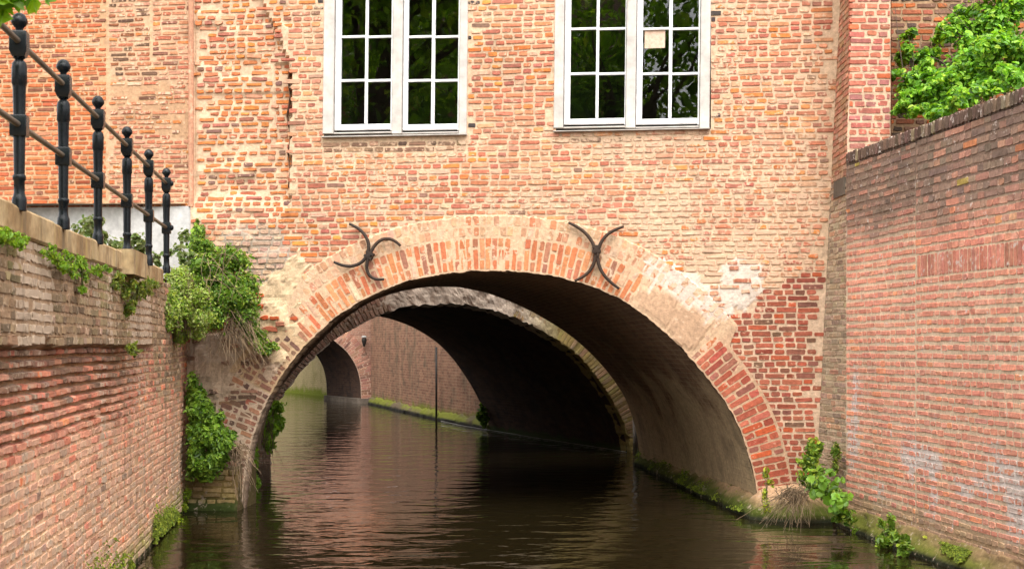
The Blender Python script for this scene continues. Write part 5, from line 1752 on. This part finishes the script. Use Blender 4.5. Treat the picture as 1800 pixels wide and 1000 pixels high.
stems(dg, 150, lambda i: P3(1400 + prng.normal(0, 16), 862 + prng.normal(0, 8), 13.15 + prng.normal(0, .06)), lambda i: P3(1385 + prng.normal(0, 30), 905 + prng.normal(0, 16), 12.95 + prng.normal(0, .1)), .07, .0035)
tag(dg.build("dead_grass", M["straw"]), "clump of dry straw coloured grass drooping over the right arch foot", "grass clump")
sp_ = MB()
P, Nn = blobs([(P3(1346, 832, 13.2), (.035, .03, .05)), (P3(1353, 848, 13.2), (.05, .03, .05)), (P3(1345, 868, 13.2), (.03, .03, .08)), (P3(1348, 890, 13.15), (.04, .03, .08))], 170, shell=.2)
leaves(sp_, P, Nn, .04, [(3, (.36, .38, .03)), (2, G_YEL), (1, G_LITE)])
spr = empty("yellow_sprig", tuple(P3(1347, 880, 13.2)), "thin yellow green sprig standing before the right arch foot", "plant")
sp_.build("foliage", M["leaf"], spr)
mb = MB(); stems(mb, 4, lambda i: P3(1346 + i, 900, 13.15), lambda i: P3(1340 + 5 * i, 830, 13.2), 0, .004); mb.build("stem", M["straw"], spr)
ft = MB(); P, Nn = blobs([(P3(1470, 795, 13.3), (.05, .04, .11)), (P3(1468, 820, 13.3), (.03, .03, .08))], 420, shell=.2)
leaves(ft, P, Nn, .030, [(2, G_OLIVE), (3, G_MID), (2, G_YEL)], droop=1.2)
tag(ft.build("fern_tuft", M["leaf"]), "small yellowish tuft hanging on the grey buttress side by the round leaved plant", "plant")

# --- ferns and moss at the water line
def tuft(name, label, cat, spec_px, n, size, pal, group=None, droop=.4, mat="leaf", toward=(0, -1, 0), up=.45):
    b = MB()
    sp = []
    for (x, y, d, rx, ry, rz) in spec_px:
        sp += sublumps(P3(x, y, d), (rx, ry, rz), 5, .55)
    P, Nn = blobs(sp, n, shell=.2, toward=toward, up=up)
    leaves(b, P, Nn, size, pal, droop=droop)
    cs = np.array([s_[0] for s_ in sp]); c0_ = cs.mean(0)
    for q_ in cs:                                # stems hold the leaf clumps together
        b.tube(np.array([c0_, (c0_ + q_) / 2 + (0, 0, -.01), q_]), .003, 4, (.10, .11, .03, 0), caps=False)
    o = b.build(name, M[mat])
    return tag(o, label, cat, group)


FERN = [(3, (.16, .26, .03)), (3, (.22, .30, .03)), (2, G_MID), (1, G_OLIVE)]
tuft("fern", "fern at the right wall foot nearest the round leaved plant", "fern", [(1505, 915, 13.1, .06, .06, .12), (1510, 940, 12.8, .07, .06, .1)], 420, .045, FERN)
tuft("fern", "upright fern in the middle of the mossy right wall footing", "fern", [(1560, 930, 12.0, .07, .07, .11), (1556, 955, 11.9, .09, .07, .07)], 480, .045, FERN)
tuft("fern", "fern on the mossy right footing nearest the picture edge", "fern", [(1584, 945, 11.6, .07, .07, .08), (1590, 965, 11.4, .07, .06, .06)], 380, .045, FERN)
LMOSS = [(3, (.26, .34, .02)), (3, (.18, .28, .02)), (2, (.32, .36, .03)), (1, G_MID)]
tuft("fern", "bright fern at the water under the left wall, nearest the camera", "fern", [(197, 975, 10.9, .06, .06, .11), (192, 950, 10.9, .05, .05, .09), (205, 990, 10.8, .06, .05, .06)], 750, .032, LMOSS, droop=.8, toward=(.8, -.6, 0))
tuft("fern", "small fern tuft high on the left wall foot beside the bright fern", "fern", [(230, 925, 11.8, .035, .04, .09)], 260, .035, [(3, G_MID), (2, G_OLIVE), (2, G_LITE)], droop=.8, toward=(.8, -.6, 0))
tuft("moss_cushion", "yellow green moss cushion at the left wall foot with trailing leaves", "moss", [(285, 920, 13.2, .09, .08, .09), (298, 908, 13.5, .08, .1, .08), (310, 918, 13.6, .07, .05, .05), (275, 935, 13.0, .07, .1, .06)], 1100, .030, LMOSS, toward=(.8, -.6, 0))
tuft("moss_cushion", "narrow strip of moss on the left wall beside the mossy pier", "moss", [(328, 870, 14.5, .04, .1, .12), (322, 890, 14.3, .05, .1, .07)], 420, .028, LMOSS, toward=(.8, -.6, 0))
ms = MB()
def moss_line(n, posf, nrm, size=.022):
    u = prng.random(n * 6)
    P = posf(u)
    k = fbm(P[:, 1] * 1.7 + P[:, 0] * 1.3, P[:, 2] * 3 + 7, 301) > (.44 + .5 * prng.random(n * 6) * sstep(.0, .3, P[:, 2]))
    P = P[k][:n]
    Nn = np.tile(np.array(nrm, float), (len(P), 1)) + prng.normal(0, .5, P.shape) + (0, 0, .5)
    leaves(ms, P, Nn, size, [(3, (.15, .20, .02)), (3, (.20, .25, .02)), (2, (.09, .12, .015)), (1, (.26, .28, .03))], droop=.8)
def _lw(u):
    d = 8.5 + 6.3 * u; z = .02 + np.abs(prng.normal(0, .11, len(u))) * (1.3 - .3 * u); return lw(d, z, .012 + .02 * prng.random(len(u)))
moss_line(5200, _lw, (.9, -.3, .2))
def _rf(u):
    d = 10.6 + 2.8 * u; f = prng.random(len(u)); z = .03 + .13 * f; return rwm(d, z, np.interp(d, [9, 10.7, 12, 13.2, 13.5], [.13, .15, .13, .09, .04]) * (1 - .8 * f) + .015)
moss_line(3600, _rf, (-.7, -.4, .6))
def _vf(u):
    i = np.clip((u * 29).astype(int), 0, 29); f = prng.random(len(u)); return np.stack([ed[i, 0] * (1 - f) + inn[i, 0] * f - .02, ed[i, 1] + prng.normal(0, .12, len(u)), .04 + .20 * f], 1)
moss_line(2600, _vf, (-.8, -.3, .6))
tag(ms.build("moss", M["moss"]), "green moss along the water line of the walls", "moss", kind="stuff")
# --- tufts under the coping of the left wall
GT = [(3, (.20, .34, .02)), (3, (.14, .26, .02)), (2, (.28, .38, .03)), (1, G_OLIVE)]
def on_left(x, y, off=.10):
    """photo position -> photo depth on the left wall face"""
    t = (x - 900) / F
    return (-2.88 + .1253 * 10.76 + off) / (t + .1253)
def wtuft(label, pts, n, size, pal=GT):
    tuft("wall_tuft", label, "plant", [(x, y, on_left(x, y), rx, .09, rz) for x, y, rx, rz in pts], n, size, pal, "green tufts growing under the left coping", droop=.9, toward=(.8, -.6, 0))
wtuft("mossy tuft under the coping at the left picture edge", [(4, 408, .03, .045), (12, 420, .03, .03)], 300, .018)
wtuft("thin trailing tuft below the first coping joint", [(28, 432, .03, .04), (40, 425, .025, .04), (30, 420, .02, .03)], 300, .018)
wtuft("largest bright green tuft under the left coping", [(88, 445, .035, .05), (105, 455, .035, .05), (118, 450, .03, .05), (122, 475, .03, .04), (110, 468, .03, .04)], 900, .020)
wtuft("long hanging tuft with a dangling tip beneath the coping", [(143, 458, .03, .05), (150, 480, .03, .05), (148, 505, .025, .03), (137, 465, .03, .04)], 600, .020)
wtuft("short bright tuft tucked under the coping by the third post", [(170, 470, .03, .04), (180, 476, .04, .04), (165, 475, .02, .03)], 450, .020)
wtuft("olive green trailing plant below the projecting coping stone", [(210, 495, .04, .06), (225, 505, .06, .09), (240, 515, .08, .10), (255, 510, .07, .09), (230, 540, .05, .09), (262, 500, .06, .06)], 1500, .026, [(3, G_OLIVE), (3, (.20, .24, .03)), (2, (.26, .28, .04)), (2, G_MID)])
wtuft("tiny tuft on the ledge line of the left wall", [(230, 612, .03, .04), (238, 618, .04, .03)], 260, .024, [(2, G_OLIVE), (3, (.22, .28, .03))])
# far plants
tuft("water_plant", "dark green plant at the far end of the dark vault", "plant", [(847, 728, 28.0, .10, .1, .2), (852, 740, 27.9, .1, .1, .12)], 420, .08, [(3, G_MID), (2, G_LITE), (2, G_DARK)])
# left arch foot small plant
tuft("small_plant", "tiny green plant on the left haunch of the front arch", "plant", [(477, 607, 14.55, .06, .05, .05), (485, 612, 14.5, .04, .04, .03)], 240, .035, [(2, G_LITE), (2, G_MID), (1, G_YEL)])
tuft("small_plant", "little dry plant beside the white plinth corner, on the brick", "plant", [(345, 391, 14.75, .03, .03, .05)], 90, .03, [(2, G_OLIVE), (2, G_MID)])

# --- weeds on the quay behind the railing
WD = [(3, (.16, .20, .07)), (2, (.12, .18, .05)), (2, (.20, .22, .10))]
for lab, pts, n in (("pale weed behind the second railing post", [(150, 400, 11.5, .10, .1, .10), (165, 395, 11.5, .06, .1, .06)], 160),
                    ("tall olive weed behind the third railing post", [(160, 405, 12.5, .13, .1, .14), (180, 400, 12.5, .12, .1, .12), (185, 425, 12.5, .08, .1, .10), (203, 430, 12.4, .06, .1, .05)], 420),
                    ("bushy weed by the fifth railing post", [(235, 435, 13.2, .13, .1, .13), (248, 440, 13.2, .08, .1, .14), (275, 455, 13.4, .05, .08, .08)], 420),
                    ("wispy weed in front of the white plinth, near the big shrub", [(305, 440, 14.0, .12, .08, .07), (322, 420, 14.2, .05, .06, .10), (325, 450, 14.0, .1, .08, .1)], 260)):
    tuft("weed", lab, "weed", pts, n, .05, WD, "weeds behind the left railing", up=.7)

# --- creeper at the upper right
cr = empty("creeper", tuple(P3(1720, 200, 12.6)), "bright green leafy creeper spilling over the right retaining wall", "creeper")
spec = []
blob_px = ((1585, 190, 13.2, .08, .07), (1575, 130, 13.4, .05, .05), (1605, 145, 13.4, .13, .10), (1625, 195, 12.9, .12, .07), (1600, 60, 13.9, .06, .05), (1612, 100, 13.8, .10, .08), (1600, 170, 13.3, .13, .15), (1590, 100, 13.8, .06, .16), (1650, 175, 12.9, .2, .16), (1660, 140, 13.2, .2, .14), (1655, 60, 13.9, .1, .1), (1690, 30, 13.7, .16, .12),
           (1700, 100, 13.2, .22, .2), (1740, 60, 13.2, .25, .22), (1745, 135, 12.6, .22, .16), (1790, 90, 12.8, .22, .25), (1800, 20, 13.2, .28, .25), (1700, 165, 12.5, .16, .1),
           (1840, 80, 12.5, .3, .4), (1900, 40, 12.5, .4, .5), (1760, -20, 13.3, .4, .3), (1620, 130, 13.5, .1, .12), (1650, 200, 12.6, .12, .07), (1685, 178, 12.2, .1, .07), (1735, 155, 11.7, .12, .08), (1640, 100, 13.8, .1, .1), (1780, 130, 11.6, .15, .12), (1720, 115, 12.9, .3, .2), (1680, 150, 12.9, .22, .13), (1625, 165, 13.1, .16, .12), (1700, 60, 13.4, .2, .16), (1770, 90, 12.5, .25, .2))
for (x, y, d, rx, rz) in blob_px:
    spec += sublumps(P3(x, y, d), (rx, .25, rz), 9, .47)
mb = MB(); P, Nn = blobs(spec, 21000, shell=.2, up=.8, rand=.5)
leaves(mb, P, Nn, .052, [(3, (.10, .24, .02)), (4, (.16, .34, .025)), (3, (.24, .42, .03)), (1, (.34, .46, .04)), (1.5, (.05, .13, .015))], aspect=.62)
mb.build("foliage", M["leaf"], cr)
mb = MB()
stems(mb, 22, lambda i: P3(prng.uniform(1660, 1800), prng.uniform(150, 210), 13.2), lambda i: P3(prng.uniform(1640, 1800), prng.uniform(-20, 150), 13.4), .1, .006)
stems(mb, 5, lambda i: P3(1595 + 4 * i, 190, 13.5), lambda i: P3(1582 + 9 * i, 20 + 14 * i, 13.9), .1, .006)
mb.build("stems", M["bark"], cr)


# --- trees: one over the left quay (its lowest leaves reach into the picture), others behind the camera, seen in the window glass
def tree(name, base, crown, R, n, leaf, pal, label, limbs=9, group=None, extra=None, seed=1):
    r = np.random.default_rng(seed)
    o = empty(name, tuple(base), label, "tree", group)
    base = np.array(base, float); crown = np.array(crown, float); R = np.array(R, float)
    tr = MB()
    t = np.linspace(0, 1, 10)[:, None]
    top_ = crown + np.array([0, 0, R[2] * .2])
    p = base * (1 - t) + top_ * t + np.sin(t * 5) * .08
    tr.tube(p, np.linspace(.28, .08, 10), 10)
    for i in range(limbs):
        a = p[4 + i % 5]; u = r.normal(0, 1, 3); u[2] = abs(u[2]) * .5; u /= np.linalg.norm(u)
        b = crown + u * R * .75; t2 = np.linspace(0, 1, 7)[:, None]
        mid = (a + b) / 2 + np.array([0, 0, .4])
        tr.tube(a * (1 - t2) ** 2 + 2 * mid * t2 * (1 - t2) + b * t2 ** 2, np.linspace(.09, .02, 7), 6)
    if extra:
        for e_, q_ in extra["limbs"]:
            e_ = np.array(e_); q_ = np.array(q_); t2 = np.linspace(0, 1, 8)[:, None]; mid = (e_ + q_) / 2 + np.array([0, 0, .5])
            tr.tube(e_ * (1 - t2) ** 2 + 2 * mid * t2 * (1 - t2) + q_ * t2 ** 2, np.linspace(.05, .006, 8), 6)
    tr.build("trunk", M["bark"], o)
    spec = sublumps(crown, R * 1.05, 42, .30, r) + sublumps(crown, R * .6, 10, .4, r)
    fm = MB(); P, Nn = blobs(spec, n, r, shell=.45, up=.5)
    leaves(fm, P, Nn, leaf, pal, aspect=.85, droop=.8, r=r)
    if extra:
        P, Nn = blobs(extra["spec"], extra["n"], r, shell=.2, up=.5)
        leaves(fm, P, Nn, leaf * .5, extra["pal"], aspect=.8, droop=1.0, r=r)
    fm.build("crown", M["leafgloss"], o)
    return o


LINDEN = [(3, (.17, .31, .02)), (3, (.25, .42, .03)), (2, (.08, .16, .015)), (1, (.36, .48, .04))]
ex_spec = [(P3(6, 4, 5.0), (.05, .08, .07), 1.2), (P3(26, -8, 5.0), (.05, .08, .05), 1), (P3(66, 0, 5.0), (.025, .06, .045), .6), (P3(90, -6, 5.05), (.03, .05, .04), .4), (P3(10, -40, 5.0), (.3, .2, .1), 1.5), (P3(8, 22, 5.0), (.02, .04, .04), .3)]
tree("linden_tree", (-5.8, 6.2, 2.34), (-3.4, 6.0, 8.0), (4.0, 1.8, 3.0), 5200, .13, LINDEN, "linden tree on the left quay whose lowest leaves hang in at the top left corner", seed=4,
     extra=dict(spec=ex_spec, n=48, pal=[(2, (.20, .36, .02)), (2, (.14, .28, .02)), (1, (.30, .44, .03))], limbs=[((-4.8, 6.2, 5.2), tuple(P3(20, -30, 5.0)))]))
tree("linden_tree", (-8.5, -3.0, 2.34), (-8.0, -3.0, 7.6), (4.5, 3.0, 4.2), 8000, .15, LINDEN, "linden tree behind the boat, seen only mirrored in the left window", seed=5)
tree("linden_tree", (-2.6, -6.5, 2.34), (-2.6, -6.5, 7.4), (5.0, 3.0, 4.6), 11000, .15, LINDEN, "linden tree behind the boat, seen only mirrored in the right window", seed=6)

# --- row house across the quay, mirrored faintly in the glass
rh = empty("row_house", (-13, -8, 2.34), "brick row house behind the quay trees, seen only mirrored in the windows", "house")
mb = MB()
x0, x1, y0, z1 = -18.0, -4.2, -12.0, 9.0
Q = np.array([[(x0, y0, 2.3), (x0, y0, z1)], [(x1, y0, 2.3), (x1, y0, z1)]]); mb.sheet(Q, uv=Q[..., [0, 2, 1]], flip=True)
Q = np.array([[(x1, y0, 2.3), (x1, y0, z1)], [(x1, y0 - 8, 2.3), (x1, y0 - 8, z1)]]); mb.sheet(Q, uv=Q[..., [1, 2, 0]], flip=True)
Q = np.array([[(x0, y0, 2.3), (x0, y0, z1)], [(x0, y0 - 8, 2.3), (x0, y0 - 8, z1)]]); mb.sheet(Q, uv=Q[..., [1, 2, 0]])
mb.build("wall", M["plainbrick"], rh)
mb = MB(); mb.add([(x0 - .2, y0 + .3, z1), (x1 + .2, y0 + .3, z1), (x1 + .2, y0 - 4, z1 + 4), (x0 - .2, y0 - 4, z1 + 4), (x1 + .2, y0 - 8.3, z1), (x0 - .2, y0 - 8.3, z1)], np.array([(0, 1, 2, 3), (3, 2, 4, 5)])); mb.build("roof", M["roof"], rh)
for wxp in np.arange(-17, -5, 2.6):
    for wz in (3.3, 6.2):
        b = MB()
        b.box(wxp, wxp + 1.1, y0 - .02, y0 + .06, wz, wz + 1.9, mat=0)
        for k in range(2):
            for kk in range(3): b.box(wxp + .1 + k * .48, wxp + .52 + k * .48, y0 + .055, y0 + .066, wz + .1 + kk * .6, wz + .62 + kk * .6, mat=1)
        b.build("window", [M["sash"], M["pipe"]], rh)
